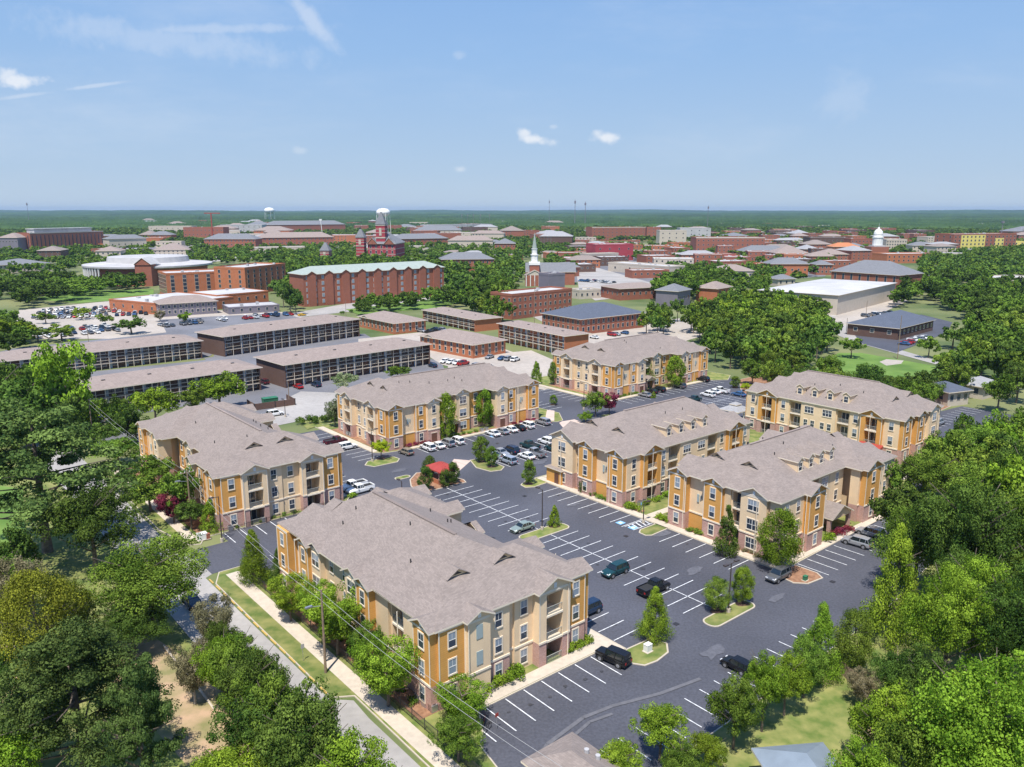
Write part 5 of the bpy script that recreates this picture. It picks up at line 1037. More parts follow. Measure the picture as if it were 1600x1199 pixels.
FILL = [  # (region on the ground in photo pixels, spacing, (hmin, hmax), species list, label, group)
 ([(1070, 520), (1150, 480), (1250, 520), (1300, 545), (1255, 600), (1170, 590), (1110, 570)], 8.5, (11, 16), ('oak', 'dark', 'oak'), 'tall oak in the wood behind the farthest apartment building', 'wood behind the farthest apartment building'),
 ([(1115, 490), (1200, 470), (1290, 500), (1290, 540), (1150, 530)], 9, (11, 16), ('oak', 'dark', 'bright'), 'broad tree in the wood left of the pale warehouse', 'wood left of the pale warehouse'),
 ([(1400, 520), (1400, 460), (1470, 440), (1600, 450), (1600, 560), (1520, 520), (1500, 500)], 11, (11, 16), ('oak', 'dark'), 'tree in the right woods behind the restaurant', 'woods behind the restaurant'),
 ([(1500, 560), (1500, 530), (1600, 560), (1600, 690), (1540, 650), (1480, 600)], 9, (10, 15), ('oak', 'dark', 'oak'), 'tree in the belt right of the mown lawn', 'tree belt right of the lawn'),
 ([(1470, 660), (1560, 660), (1600, 690), (1600, 700), (1480, 665)], 8, (10, 13), ('dark', 'oak'), 'tree behind the far right car park', 'trees behind the far right car park'),
 ([(1500, 725), (1640, 735), (1660, 900), (1440, 860), (1430, 790)], 9, (13, 18), ('oak', 'dark', 'bright'), 'tree inside the dense right woods', 'dense right woods'),
 ([(1420, 860), (1640, 900), (1700, 1150), (1520, 1130), (1430, 1010)], 8.0, (13, 18), ('oak', 'bright', 'dark'), 'tree inside the lower right woods', 'lower right woods'),
 ([(1350, 1070), (1430, 1050), (1560, 1180), (1600, 1300), (1420, 1260)], 7.5, (9, 13), ('oak', 'bright'), 'tree crowding the lower right lawn', 'trees around the lower right lawn'),
 ([(1395, 800), (1450, 740), (1620, 740), (1660, 800), (1420, 850)], 7.5, (11, 15), ('oak', 'dark', 'oak'), 'tall tree in the wood right of the entrance drive', 'wood right of the entrance drive'),
 ([(395, 1085), (440, 1085), (515, 1199), (420, 1199)], 5.5, (7, 9), ('dark', 'bright', 'oak'), 'leafy tree crowding the left kerb of the grey street', 'trees at the left kerb'),
 ([(60, 600), (130, 620), (225, 700), (180, 760), (130, 700), (70, 690)], 7.5, (8, 12), ('oak', 'dark', 'bright'), 'tree between the long dark block and the left apartment building', 'trees before the long dark block'),
 ([(1480, 700), (1520, 712), (1600, 715), (1700, 740), (1500, 745), (1440, 730)], 7, (8, 11), ('oak', 'dark'), 'tree on the near side of the far right car park', 'trees on the near side of the far right car park'),
 ([(1440, 575), (1480, 570), (1500, 600), (1560, 660), (1470, 650), (1440, 620)], 7.5, (8, 12), ('oak', 'dark', 'bright'), 'tree between the lawn and the far right car park', 'trees right of the rear right building'),
 ([(-20, 1060), (60, 1100), (120, 1199), (300, 1180), (300, 1300), (-20, 1300)], 6.5, (8, 11), ('dark', 'oak', 'bright'), 'tree in the lower left corner thicket', 'lower left thicket'),
 ([(-20, 880), (60, 900), (60, 1000), (-20, 1040)], 7, (9, 12), ('dark', 'oak'), 'tree behind the olive cypress at the left edge', 'trees behind the olive cypress'),
 ([(0, 620), (70, 600), (140, 640), (120, 700), (60, 730), (0, 760)], 8, (10, 15), ('oak', 'dark', 'oak'), 'tree in the left edge wood before the dark blocks', 'left edge wood'),
 ([(0, 470), (40, 450), (240, 446), (235, 456), (120, 470), (30, 486)], 14, (10, 15), ('dark', 'oak'), 'dark oak on the campus lawn left of the round theatre', 'campus lawn oaks'),
 ([(0, 520), (35, 500), (55, 540), (0, 570)], 10, (9, 12), ('bright', 'oak'), 'bright tree beside the left car park', 'trees beside the left car park'),
 ([(420, 492), (470, 462), (475, 480), (470, 500)], 9, (14, 19), ('dark',), 'tall dark tree between the hotel and the green roofed residence', 'dark trees by the hotel'),
 ([(560, 484), (700, 468), (770, 456), (780, 466), (640, 486), (565, 494)], 9, (8, 11), ('bright', 'oak'), 'tree in the row before the green roofed residence', 'trees before the green roofed residence'),
 ([(700, 470), (790, 448), (810, 500), (770, 512), (700, 480)], 11, (11, 16), ('oak', 'oval', 'dark'), 'tall tree between the green roof and the town block', 'tall trees by the town block'),
 ([(990, 530), (1000, 505), (1060, 500), (1052, 530)], 8, (11, 14), ('dark', 'oak'), 'dark round tree right of the blue-grey roofed block', 'trees right of the blue-grey roof'),
 ([(1000, 470), (1050, 440), (1130, 440), (1130, 462), (1050, 485)], 13, (12, 17), ('dark', 'oak'), 'dark tree in the clump beside the town car park', 'clump beside the town car park'),
]
def scatter(poly, sp):
    xs = [p.x for p in poly]; ys = [p.y for p in poly]; out = []
    nx = int((max(xs)-min(xs))/sp)+1; ny = int((max(ys)-min(ys))/sp)+1
    for i in range(nx):
        for j in range(ny):
            x = min(xs)+(i+.5+rnd.uniform(-.42, .42)+(.5 if j % 2 else 0))*sp; y = min(ys)+(j+.5+rnd.uniform(-.42, .42))*sp
            if inside(x, y, poly) and free(x, y) and not inside(x, y, EST) and not any(inside(x, y, q) for q in bareas): out.append((x, y))
    return out
cnt = len(PT); rest = []
for reg, spc, (h0, h1), sps, lb, gr in FILL:
    for (x, y) in scatter([G(*p) for p in reg], spc):
        if any((x-a)**2+(y-b)**2 < (r*.8)**2 for a, b, r in tree_spots): continue
        h = rnd.uniform(h0, h1); rest.append((h/math.hypot(x, y), rnd.choice(sps), (x, y, 0), spc*rnd.uniform(.52, .68), h, lb, gr))
rest.sort(key=lambda q: -q[0]); over = rest[245:]
for q in rest[:245]: tree(q[1], q[2], q[3], q[4], q[5], q[6]); cnt += 1
for q in over: tree_spots.append((q[2][0], q[2][1], q[3]))
print('individual trees', cnt, 'over', len(over))
# the estate's own woods on the right and behind
for reg, spc, (h0, h1), sps, lb, gr in (
    ([S(203, 90), S(236, 91), S(238, 146), S(224, 148), S(208, 134)], 8, (8, 12), ('oak', 'dark'), 'tree on the bank behind the rear right building', 'trees behind the rear right building'),):
    P = reg; xs = [p.x for p in P]; ys = [p.y for p in P]
    x = min(xs)
    while x < max(xs):
        y = min(ys)
        while y < max(ys):
            X, Y = x+rnd.uniform(-2.5, 2.5), y+rnd.uniform(-2.5, 2.5)
            if inside(X, Y, P): tree(rnd.choice(sps), (X, Y, 0), rnd.uniform(3.6, 5), rnd.uniform(h0, h1), lb, gr); cnt += 1
            y += spc
        x += spc
# town trees: beyond counting, one object per belt of distance
def merged(name, pts, label, n, per, leaf, mats=('oak', 'dark')):
    """pts: list of (x, y, R, H)"""
    for mi_, lm in enumerate(mats):
        sel = [p for i, p in enumerate(pts) if i % len(mats) == mi_]
        if not sel: continue
        protos = [leaf_arrays(90+s, clump_set('round', 4.0, 9.0, n, 40+s), per, leaf) for s in range(6)]
        V, T = [], []
        for (x, y, R, H) in sel:
            v, t = protos[rnd.randrange(6)]; a = rnd.uniform(0, 6.28); c, s = math.cos(a), math.sin(a)
            q = np.empty_like(v); q[:, 0] = (v[:, 0]*c-v[:, 1]*s)*R/4+x; q[:, 1] = (v[:, 0]*s+v[:, 1]*c)*R/4+y; q[:, 2] = v[:, 2]*H/9; V.append(q); T.append(np.clip(t*.7+rnd.uniform(0, .3), 0, 1))
        me = leaf_mesh(name, np.concatenate(V), np.concatenate(T), L_[lm]); o = obj(name, me); tag(o, label[mi_], 'trees', kind='stuff')
pts = []
def belt(reg, spc, h0, h1, p=1.0):
    P = [G(*q) for q in reg]
    for x, y in scatter(P, spc):
        if rnd.random() < p and not any((x-a)**2+(y-b)**2 < (r*.8)**2 for a, b, r in tree_spots): pts.append((x, y, spc*rnd.uniform(.45, .62), rnd.uniform(h0, h1)))
belt([(-60, 480), (-60, 440), (230, 440), (235, 455), (100, 465)], 12, 9, 14, .7)
belt([(430, 470), (420, 420), (560, 405), (720, 425), (700, 455), (480, 470)], 12, 11, 17, .85)
belt([(700, 455), (720, 410), (800, 400), (830, 430), (790, 455)], 12, 9, 14, .75)
belt([(850, 436), (860, 400), (915, 395), (915, 415), (890, 440)], 12, 9, 13, .7)
belt([(985, 415), (1000, 395), (1080, 395), (1070, 415)], 12, 10, 14, .7)
belt([(1060, 450), (1080, 425), (1160, 415), (1230, 440), (1200, 470), (1100, 480)], 11, 9, 15, .6)
belt([(1180, 440), (1180, 405), (1300, 402), (1310, 425), (1260, 450)], 13, 9, 13, .3)
belt([(1440, 440), (1440, 408), (1600, 392), (1750, 395), (1750, 460), (1600, 450)], 12, 10, 15, .95)
belt([(-50, 440), (-50, 398), (240, 388), (240, 415), (140, 425)], 14, 8, 13, .6)
belt([(280, 420), (300, 392), (560, 382), (580, 412)], 13, 9, 14, .55)
belt([(600, 425), (600, 382), (860, 378), (860, 405), (700, 425)], 13, 9, 14, .55)
belt([(860, 400), (860, 380), (1200, 388), (1240, 405), (1040, 410)], 14, 8, 12, .22)
belt([(1200, 402), (1200, 382), (1700, 382), (1700, 400)], 14, 8, 13, .4)
belt([(1040, 440), (1040, 415), (1190, 412), (1190, 430)], 14, 8, 12, .4)
belt([(90, 480), (170, 492), (330, 508), (330, 512), (60, 520), (60, 500)], 15, 6, 9, .3)
belt([(440, 660), (440, 650), (478, 645), (480, 656)], 2.6, 2.5, 3.6)
merged('wood_trees', [(q[2][0], q[2][1], q[3], q[4]) for q in over], ('mid green trees deep in the woods around the town', 'dark green trees deep in the woods around the town'), 40, 30, .8)
merged('town_trees', pts, ('mid green trees spread between the town buildings', 'dark green trees spread between the town buildings'), 20, 20, 1.25)
pts = []
belt([(-100, 400), (-100, 362), (800, 358), (1700, 362), (1700, 385), (1200, 382), (860, 378), (300, 388)], 18, 9, 14, .5)
belt([(-200, 364), (-200, 352), (1800, 352), (1800, 364)], 27, 9, 15, .8)
merged('far_trees', pts, ('mid green tree canopy beyond the town', 'dark green tree canopy beyond the town'), 11, 9, 2.6, )
print('stuff trees', len(pts))
# canopy of the far woods and the rolling land up to the horizon
def canopy():
    na, nr = 1500, 330; az = np.linspace(-.72, .72, na); rr = 2400*(16500/2400)**(np.linspace(0, 1, nr)); A, Rr = np.meshgrid(az, rr)
    X = np.sin(A)*Rr; Y = np.cos(A)*Rr; r = np.random.RandomState(3)
    def sm(f, ph): return np.sin(X*f+ph)*np.cos(Y*f*1.3+ph*2)+.6*np.sin(X*f*2.1+Y*f*1.7+ph*3)
    hill = np.clip((Rr-4200)/9000, 0, 1)**1.1*(27+15*sm(.0006, 1)+9*sm(.0017, 4))
    Z = 9+3*sm(.006, 2)+r.rand(nr, na)*8*(.5+.5*np.clip(5000/Rr, 0, 1)); Z = Z+hill
    Z[0] = -1
    v = np.stack([X, Y, Z], -1).reshape(-1, 3); i = np.arange((nr-1)*(na-1)); q = (i//(na-1))*na+i % (na-1)
    f = np.stack([q, q+1, q+na+1, q+na], 1)
    me = bpy.data.meshes.new('far_woods'); me.vertices.add(len(v)); me.vertices.foreach_set('co', v.astype(np.float32).ravel()); n = len(f)
    me.loops.add(n*4); me.loops.foreach_set('vertex_index', f.astype(np.int32).ravel()); me.polygons.add(n)
    me.polygons.foreach_set('loop_start', np.arange(0, n*4, 4, dtype=np.int32)); me.polygons.foreach_set('loop_total', np.full(n, 4, dtype=np.int32)); me.update(calc_edges=True)
    M_['woods'] = mat('far_woods_green', (.022, .05, .016), 1, vscale=.012, color2=(.055, .10, .03), detail=9, v2=.35, v2scale=.0012, spec=.05)
    me.materials.append(M_['woods']); tag(obj('far_woods', me), 'unbroken dark woods rolling to the horizon', 'woods', kind='stuff')
canopy()
# shrubs
def bushmesh(lm, seed, lod='mid'):
    k = ('bush', lm, seed)
    if k in TM: return TM[k]
    r = np.random.RandomState(seed); c = np.array([(r.normal()*.35, r.normal()*.35, .35+.35*r.rand(), .28+.14*r.rand()) for i in range(14)]); v, t = leaf_arrays(seed, c, 55, .16)
    v[:, 2] = np.maximum(v[:, 2], 0); TM[k] = leaf_mesh('shrub', v, t, L_[lm]); return TM[k]
def shrub(x, y, r, h, lm, label, group): 
    o = obj('shrub', bushmesh(lm, rnd.randrange(3)), None, (x, y, .1), rnd.uniform(0, 6.28), (r, r, h)); tag(o, label, 'shrub', group)
def srow(a0, b0, a1, b1, n, r, h, lm, label, group, j=.3):
    for i in range(n):
        t = (i+.5)/n; p = S(a0+(a1-a0)*t+rnd.uniform(-j, j), b0+(b1-b0)*t+rnd.uniform(-j, j)); shrub(p.x, p.y, r*rnd.uniform(.8, 1.2), h*rnd.uniform(.85, 1.2), lm, label, group)
g_ = 'clipped shrubs along the apartment walls'
srow(50, 65.7, 57, 65.6, 4, 1.25, 1.5, 'bright', 'rounded bright shrub at the front wall of the front building', g_); srow(63.5, 65.8, 68, 65.8, 4, 1.1, 1.2, 'bright', 'bright hedge shrub under the front balcony of the front building', g_)
srow(68, 66, 67.9, 72, 3, 1, 1.2, 'bright', 'bright hedge shrub round the right corner of the front building', g_)
srow(106.9, 98, 107, 104, 4, .9, .9, 'oak', 'green shrub below the orange wall of the middle building', g_); srow(107.2, 92.5, 107.4, 95, 3, 1.1, 1.2, 'bright', 'bright shrub at the near corner of the middle building', g_); srow(109, 93.8, 119, 94.2, 7, 1, 1.0, 'bright', 'bright shrub in the lawn between middle and right buildings', g_)
srow(107.1, 88, 107.3, 85, 3, 1.0, 1.1, 'bright', 'bright shrub at the far corner of the right building', g_); srow(107.0, 80.5, 107.0, 77.5, 3, .9, .9, 'oak', 'low shrub under the blank orange panel of the right building', g_)
srow(106.9, 72, 107.3, 64, 7, .7, .7, 'dry', 'brown ornamental grass tuft at the near wall of the right building', 'ornamental grasses')
srow(124, 62.9, 129.5, 63.3, 3, 1.3, 1.2, 'crimson', 'crimson shrub beside the entrance porch', 'crimson entrance shrubs'); srow(121, 62.9, 123, 63, 2, 1.1, 1.2, 'bright', 'green shrub beside the crimson entrance shrubs', g_)
srow(96, 154.4, 104, 154.6, 4, .9, .9, 'crimson', 'dark red shrub under the building behind the kiosk', 'dark red wall shrubs'); srow(106, 154.5, 118, 154.6, 6, .9, .9, 'oak', 'green shrub under the building behind the kiosk', g_); srow(128, 154.4, 137, 154.3, 4, .9, .9, 'crimson', 'dark red shrub under the right wing behind the kiosk', 'dark red wall shrubs')
srow(172, 157.6, 184, 157.6, 5, .9, .9, 'oak', 'green shrub under the farthest apartment building', g_); srow(176, 78, 192, 74.2, 8, 1.4, 1.4, 'bright', 'bright hedge shrub at the end of the rear right building', g_)
srow(70.6, 131.5, 70.6, 134, 2, .9, 1, 'bright', 'small bright shrub by the white pickups', g_); srow(46, 131.9, 66, 132.0, 9, .6, .7, 'oak', 'low green shrub along the left building front', g_)
srow(86, 190, 96, 186, 6, 1.6, 2.4, 'dark', 'dark clipped evergreen behind the left building', 'evergreens behind the left building')
srow(43, 68, 43.5, 106, 16, .8, .8, 'oak', 'low shrub in the pine straw bed along the street side', g_)
for i in range(26):
    p = G(1262+i*7.4, 601+4*math.sin(i)+i*.35); shrub(p.x, p.y, rnd.uniform(1.8, 2.8), rnd.uniform(1.6, 2.6), rnd.choice(('oak', 'bright', 'dark')), 'wild shrub along the near edge of the mown lawn', 'wild shrubs along the lawn')
for i in range(16):
    p = G(535+i*14, 491-i*2.2); shrub(p.x, p.y, 1.7, 1.8, 'dark', 'clipped dark shrub in the row along the far street', 'clipped shrubs along the far street')
# ---------------------------------------------------------------- vehicles
def carmat(n, c, r=.25, metal=.25): return mat('paint_'+n, c, r, metal=metal)
CP = {'black': carmat('black', (.012, .012, .014)), 'white': carmat('white', (.74, .74, .73), .3, 0), 'silver': carmat('silver', (.42, .43, .45), .3, .5), 'grey': carmat('grey', (.14, .145, .155), .3, .4), 'navy': carmat('navy', (.02, .04, .085)),
      'teal': carmat('teal', (.015, .06, .07)), 'red': carmat('red', (.40, .02, .02)), 'maroon': carmat('maroon', (.085, .018, .028)), 'tan': carmat('tan', (.27, .23, .18)), 'blue': carmat('blue', (.06, .14, .30)), 'sage': carmat('sage', (.26, .32, .29)), 'skyblue': carmat('skyblue', (.33, .38, .46)), 'yellow': carmat('yellow', (.70, .42, .02), .35, 0)}
def loft(b, secs, m, cap=True):
    """secs: list of (x, [(y, z)...]) half profiles mirrored"""
    rings = []
    for x, pr in secs: rings.append([(x, y, z) for y, z in pr]+[(x, -y, z) for y, z in pr[::-1]])
    n = len(rings[0]); base = [p for r in rings for p in r]
    fs = [(k*n+i, (k+1)*n+i, (k+1)*n+(i+1) % n, k*n+(i+1) % n) for k in range(len(rings)-1) for i in range(n)]
    if cap: fs += [tuple(range(n)), tuple(range((len(rings)-1)*n+n-1, (len(rings)-1)*n-1, -1))]
    b.faces(base, fs, m)
CARM = {}
def car_parts(kind):
    if kind in CARM: return CARM[kind]
    L, Wd, hood, belt, roof = {'sedan': (4.7, 1.82, .86, .92, 1.44), 'suv': (4.75, 1.9, 1.02, 1.1, 1.75), 'pickup': (5.6, 1.98, 1.1, 1.18, 1.85), 'hatch': (4.2, 1.78, .92, .98, 1.5), 'jeep': (4.5, 1.85, 1.12, 1.15, 1.85)}[kind]
    h = L/2; w = Wd/2; b = MB(); B = M_['white']
    def sec(x, top, ws=1, zb=.3): return (x, [(w*ws*.86, zb), (w*ws, zb+.18), (w*ws, top-.22), (w*ws*.94, top-.06), (w*ws*.84, top)])
    tail = belt if kind != 'sedan' else belt+.02
    if kind == 'pickup': loft(b, [sec(-h, belt-.1, .95, .45), sec(-h+.1, belt, 1, .4), sec(-.35, belt), sec(h-1.5, hood+.04), sec(h-.35, hood-.04, .98), sec(h, hood-.25, .9, .4)], B); b.box(-h+.18, -.55, -w*.82, w*.82, belt-.01, belt+.012, M_['rubber']); b.box(-h+.05, -.5, w*.86, w*.97, belt-.1, belt+.14, B); b.box(-h+.05, -.5, -w*.97, -w*.86, belt-.1, belt+.14, B); b.box(-h, -h+.12, -w*.95, w*.95, belt-.1, belt+.14, B)
    elif kind == 'jeep': loft(b, [sec(-h, belt, .93, .45), sec(-h+.1, belt, .95), sec(h-1.6, belt, .93), sec(h-.15, hood, .8), sec(h, hood-.1, .76, .5)], B); [b.box(x-.55, x+.55, s*w-.28*(1 if s > 0 else 0), s*w+.28*(1 if s < 0 else 0), .86, .95, 'rubber') for x in (-h+.9, h-.75) for s in (1, -1)]
    else: loft(b, [sec(-h, tail-.28, .9, .4), sec(-h+.18, tail, .97), sec(-h+.9, belt+.02), sec(0, belt), sec(h-1.35, hood+.05), sec(h-.4, hood-.08, .97), sec(h-.08, hood-.3, .88), sec(h, hood-.42, .8, .38)], B)
    # cabin
    x0, x1, x2, x3 = {'sedan': (-h+.55, -h+1.35, .35, h-1.45), 'hatch': (-h+.12, -h+.55, .45, h-1.15), 'suv': (-h+.1, -h+.45, .45, h-1.35), 'pickup': (-.5, -.25, 1.0, h-1.65), 'jeep': (-h+.12, -h+.2, .6, h-1.55)}[kind]
    g = MB(); loft(g, [(x0, [(w*.88, belt-.03), (w*.86, belt+.02)]), (x1, [(w*.9, belt-.03), (w*.70, roof-.05)]), (x2, [(w*.9, belt-.03), (w*.70, roof-.05)]), (x3, [(w*.88, belt-.03), (w*.84, belt+.02)])], 'cglass')
    loft(b, [(x1-.06, [(w*.72, roof-.07), (w*.66, roof-.005)]), ((x1+x2)/2, [(w*.74, roof-.06), (w*.68, roof+.03)]), (x2+.05, [(w*.72, roof-.07), (w*.66, roof-.005)])], B)
    for s in (1, -1):
        for (xa, za, xb, zb, ya, yb) in ((x3-.05, belt, x2, roof-.04, .885, .71), ((x1+x2)/2, belt, (x1+x2)/2, roof-.04, .915, .72), (x0+.05, belt, x1, roof-.04, .89, .71), (x1+.3, belt, x1+.25, roof-.04, .915, .72)):
            b.tube((xa, s*w*ya, za), (xb, s*w*yb, zb), .045, .04, B, 4)
    for s in (1, -1): b.box(x3-.35, x3-.15, s*(w+.02) if s > 0 else -w-.16, s*(w+.16) if s > 0 else -w-.02, belt-.02, belt+.12, B)
    b.box(h-.04, h+.02, -w*.5, w*.5, .42, .6, 'rubber'); b.box(-h-.02, -h+.04, -w*.35, w*.35, .5, .62, 'rubber')
    wr = .33 if kind in ('sedan', 'hatch') else .39
    for x in (h-.9, -h+.95):
        for s in (1, -1): b.tube((x, s*(w-.2), wr), (x, s*(w+.004), wr), wr+.07, wr+.07, 'rubber', 14)
    body = b.mesh('body'); body.materials.clear() if False else None
    t = MB(); t.tube((0, -.12, 0), (0, .12, 0), wr, wr, 'rubber', 16); wt = t.mesh('wheel'); r_ = MB(); r_.tube((0, -.135, 0), (0, .135, 0), wr*.62, wr*.62, 'rim', 10); rmh = r_.mesh('rim')
    hl = MB(); hl.box(-.06, .03, -.19, .19, -.08, .08, 'lampwhite'); tl = MB(); tl.box(-.03, .05, -.13, .13, -.13, .13, 'lampred')
    plain = MB(); plain.v = list(b.v); plain.f = list(b.f); plain.m = list(b.m); plain.mats = list(b.mats)
    off = len(plain.v); gi = plain.mi('cglass'); plain.v += g.v; plain.f += [tuple(i+off for i in f) for f in g.f]; plain.m += [gi]*len(g.f)
    CARM[kind] = dict(body=body, glass=g.mesh('windows'), wheel=wt, rim=rmh, hl=hl.mesh('headlight'), tl=tl.mesh('taillight'), L=L, w=w, wr=wr, hood=hood, belt=belt, plain=plain.mesh('parked_car')); return CARM[kind]
def paint(o, cl):
    for i, s in enumerate(o.material_slots):
        if s.material == M_['white']: s.link = 'OBJECT'; s.material = CP[cl]
def car(kind, cl, loc, rz, label, group=None, z=.012, cat=None):
    P = car_parts(kind); rt = thing({'pickup': 'pickup_truck', 'jeep': 'jeep', 'suv': 'parked_suv'}.get(kind, 'parked_car') if kind != 'jeep' else 'parked_suv', (loc[0], loc[1], z+.02), rz, label, cat or {'pickup': 'pickup truck', 'suv': 'suv', 'jeep': 'suv'}.get(kind, 'car'), group)
    o = obj('body', P['body'], rt); paint(o, cl); obj('windows', P['glass'], rt)
    for x in (P['L']/2-.9, -P['L']/2+.95):
        for s in (1, -1): wl = obj('wheel', P['wheel'], rt, (x, s*(P['w']-.09), P['wr'])); obj('rim', P['rim'], wl)
    for s in (1, -1): obj('headlight', P['hl'], rt, (P['L']/2-.10, s*P['w']*.62, P['hood']-.30)); obj('taillight', P['tl'], rt, (-P['L']/2, s*P['w']*.72, P['belt']-.30))
    return rt
def scar(kind, cl, a, b, hd, label, group=None): return car(kind, cl, S(a, b), SR+R_(hd), label, group, .012)   # hd 0: nose along +a, 90: nose along +b
def pcar(kind, cl, px, py, hd, label, group=None): g = G(px, py); return car(kind, cl, g, SR+R_(hd), label, group, .012)
pcar('jeep', 'black', 951, 1033, 100, 'black boxy jeep parked beside the tree island in front of the near building')
bpy.data.objects['parked_suv'].location = S(66.7, 60.6, .03)
scar('pickup', 'black', 84.9, 69.6, 0, 'black pickup truck in the middle bays below the teal suv')
scar('suv', 'teal', 84.9, 77.2, 180, 'dark teal suv alone in the middle bays')
scar('suv', 'navy', 72.7, 71.2, 180, 'dark navy hatchback half hidden behind the front building corner')
scar('sedan', 'sage', 85.2, 99.4, 180, 'pale sage sedan beside the long kerbed island')
scar('hatch', 'black', 74.8, 50.0, 90, 'small black car with open top half hidden by trees, lower right').location = G(1152, 1046, .03)
pcar('suv', 'grey', 1216, 905, 180, 'dark grey suv below the tall light tree')
scar('suv', 'silver', 123.7, 58.9, 95, 'silver suv in the bays before the entrance porch, nearer one'); scar('suv', 'silver', 129.2, 59.4, 92, 'silver minivan in the bays before the entrance porch, farther one')
scar('suv', 'skyblue', 72.9, 146.5, 180, 'light blue suv right of the left apartment building'); scar('pickup', 'white', 73.0, 137.2, 180, 'white pickup truck just behind the front building roof'); scar('pickup', 'white', 73.0, 134.4, 180, 'second white pickup truck, nearest the front building roof')
scar('pickup', 'maroon', 85.2, 168.0, 0, 'dark maroon pickup beside the white suv, centre left'); scar('suv', 'white', 85.3, 162.4, 0, 'white suv beside the dark maroon pickup'); scar('hatch', 'tan', 93.6, 150.2, 95, 'tan hatchback at the corner before the building behind the kiosk')
k = 0
for i, (kd, cl, lb) in enumerate((('suv', 'white', 'white crossover first from the left before the building behind the kiosk'), ('sedan', 'white', 'white sedan second from the left before the building behind the kiosk'), ('suv', 'silver', 'silver suv third from the left before the building behind the kiosk'), ('suv', 'white', 'white van-like suv fourth from the left before the building behind the kiosk'))):
    scar(kd, cl, 99.4+i*2.75, 149.9, 90, lb)
for (a, kd, cl, lb) in ((118.6, 'sedan', 'white', 'white sedan beside the accessible bay behind the kiosk'), (121.5, 'sedan', 'silver', 'silver sedan right of the tall recess tree'), (124.3, 'sedan', 'white', 'white sedan before the right wing behind the kiosk'), (127.0, 'sedan', 'black', 'black sedan between two white cars behind the kiosk'), (129.8, 'suv', 'white', 'white suv before the brown entrance door'), (135.3, 'suv', 'silver', 'silver suv last in the row behind the kiosk')):
    scar(kd, cl, a, 149.8, 90, lb)
for (a, b_, kd, cl, hd, lb) in ((107.4, 130.3, 'suv', 'skyblue', 90, 'blue-grey suv at the tree island, centre'), (107.4, 135.8, 'sedan', 'sage', 90, 'green-grey car behind the blue-grey suv'), (104.9+5.2, 136, 'sedan', 'silver', -90, 'silver sedan at the head of the centre row'), (112.9, 135.9, 'suv', 'navy', 90, 'navy suv in the centre row'), (112.8, 130.3, 'sedan', 'white', 90, 'white sedan in the near half of the centre row'), (115.5, 130.4, 'pickup', 'silver', 90, 'silver pickup in the near half of the centre row'),
      (118.4, 135.6, 'pickup', 'teal', 90, 'dark teal pickup in the far half of the centre row'), (121.2, 130.6, 'suv', 'teal', 90, 'teal suv right in the centre row'), (123.9, 135.9, 'suv', 'white', 90, 'white suv farthest in the centre row'), (126.7, 136, 'sedan', 'white', 90, 'white sedan at the far end of the centre row')):
    scar(kd, cl, a, b_, hd, lb)
for (px, py, kd, cl, hd, lb) in ((1008, 620, 'sedan', 'silver', 90, 'silver sedan before the farthest apartment building'), (1018, 614, 'sedan', 'black', 90, 'black sedan before the farthest building, left of two'), (1029, 612, 'suv', 'black', 90, 'black suv before the farthest building, right of two'), (1061, 606, 'suv', 'grey', 90, 'dark grey suv near the accessible bay at the farthest building'), (1098, 596, 'suv', 'black', 90, 'black suv at the far end of the farthest building'),
      (1084, 628, 'pickup', 'teal', 0, 'teal pickup behind the middle building roof'), (1106, 620, 'suv', 'white', 90, 'white suv in the far car park, first of three'), (1115, 615, 'sedan', 'white', 90, 'white sedan in the far car park, second of three'), (1126, 614, 'pickup', 'white', 90, 'white pickup in the far car park, third of three'), (1154, 619, 'sedan', 'blue', 90, 'blue sedan in the far car park'),
      (1466, 664, 'suv', 'silver', 0, 'silver suv at the corner of the far right car park'), (430, 650, 'suv', 'white', 0, 'white suv driving on the back street'), (340, 990, 'suv', 'grey', 88, 'grey suv under the sparse brown tree on the grey street'), (154, 660, 'suv', 'white', 100, 'white car on the street behind the roadside trees'), (300, 945, 'sedan', 'navy', 90, 'dark blue car under the big street side oak'),
      (466, 607, 'sedan', 'red', 90, 'red sedan behind the dark block, left one'), (494, 604, 'suv', 'navy', 90, 'navy suv right of the red sedan'), (676, 574, 'hatch', 'navy', 90, 'navy hatchback at the corner of the dark block'), (413, 600, 'suv', 'maroon', 90, 'dark red suv beside the near dark block'), (472, 494, 'sedan', 'yellow', 10, 'yellow car behind the farthest dark block')):
    pcar(kd, cl, px, py, hd, lb)
# cars of the far lots: too small to show their parts
def far_rows(p0, p1, rows, gap, label, group, ang=90, p=.85, sp=2.8):
    a, b = G(*p0), G(*p1); d = (b-a).normalized(); n = Vector((-d.y, d.x, 0)); L = (b-a).length; base = math.atan2(d.y, d.x)
    for r in range(rows):
        for i in range(int(L/sp)):
            if rnd.random() > p: continue
            c = a+d*(i+.5)*sp+n*(r//2*gap+(r % 2)*5.4); kd = rnd.choice(('sedan', 'suv', 'suv', 'hatch', 'pickup', 'sedan')); cl = rnd.choice(('white', 'white', 'silver', 'grey', 'black', 'silver', 'navy', 'red', 'blue', 'white', 'tan'))
            if not free(c.x, c.y, .5): continue
            o = obj('parked_car', car_parts(kd)['plain'], None, (c.x, c.y, gz[0]+.03), base+R_(ang)+(math.pi if rnd.random() < .5 else 0)); paint(o, cl); tag(o, label, 'car', group)
far_rows((60, 530), (190, 518), 4, 15, 'car in the pale left car park, nearer rows', 'cars in the pale left car park', p=.72)
far_rows((45, 500), (235, 492), 6, 17, 'car in the pale left car park, farther rows', 'cars in the far rows of the left car park', p=.75)
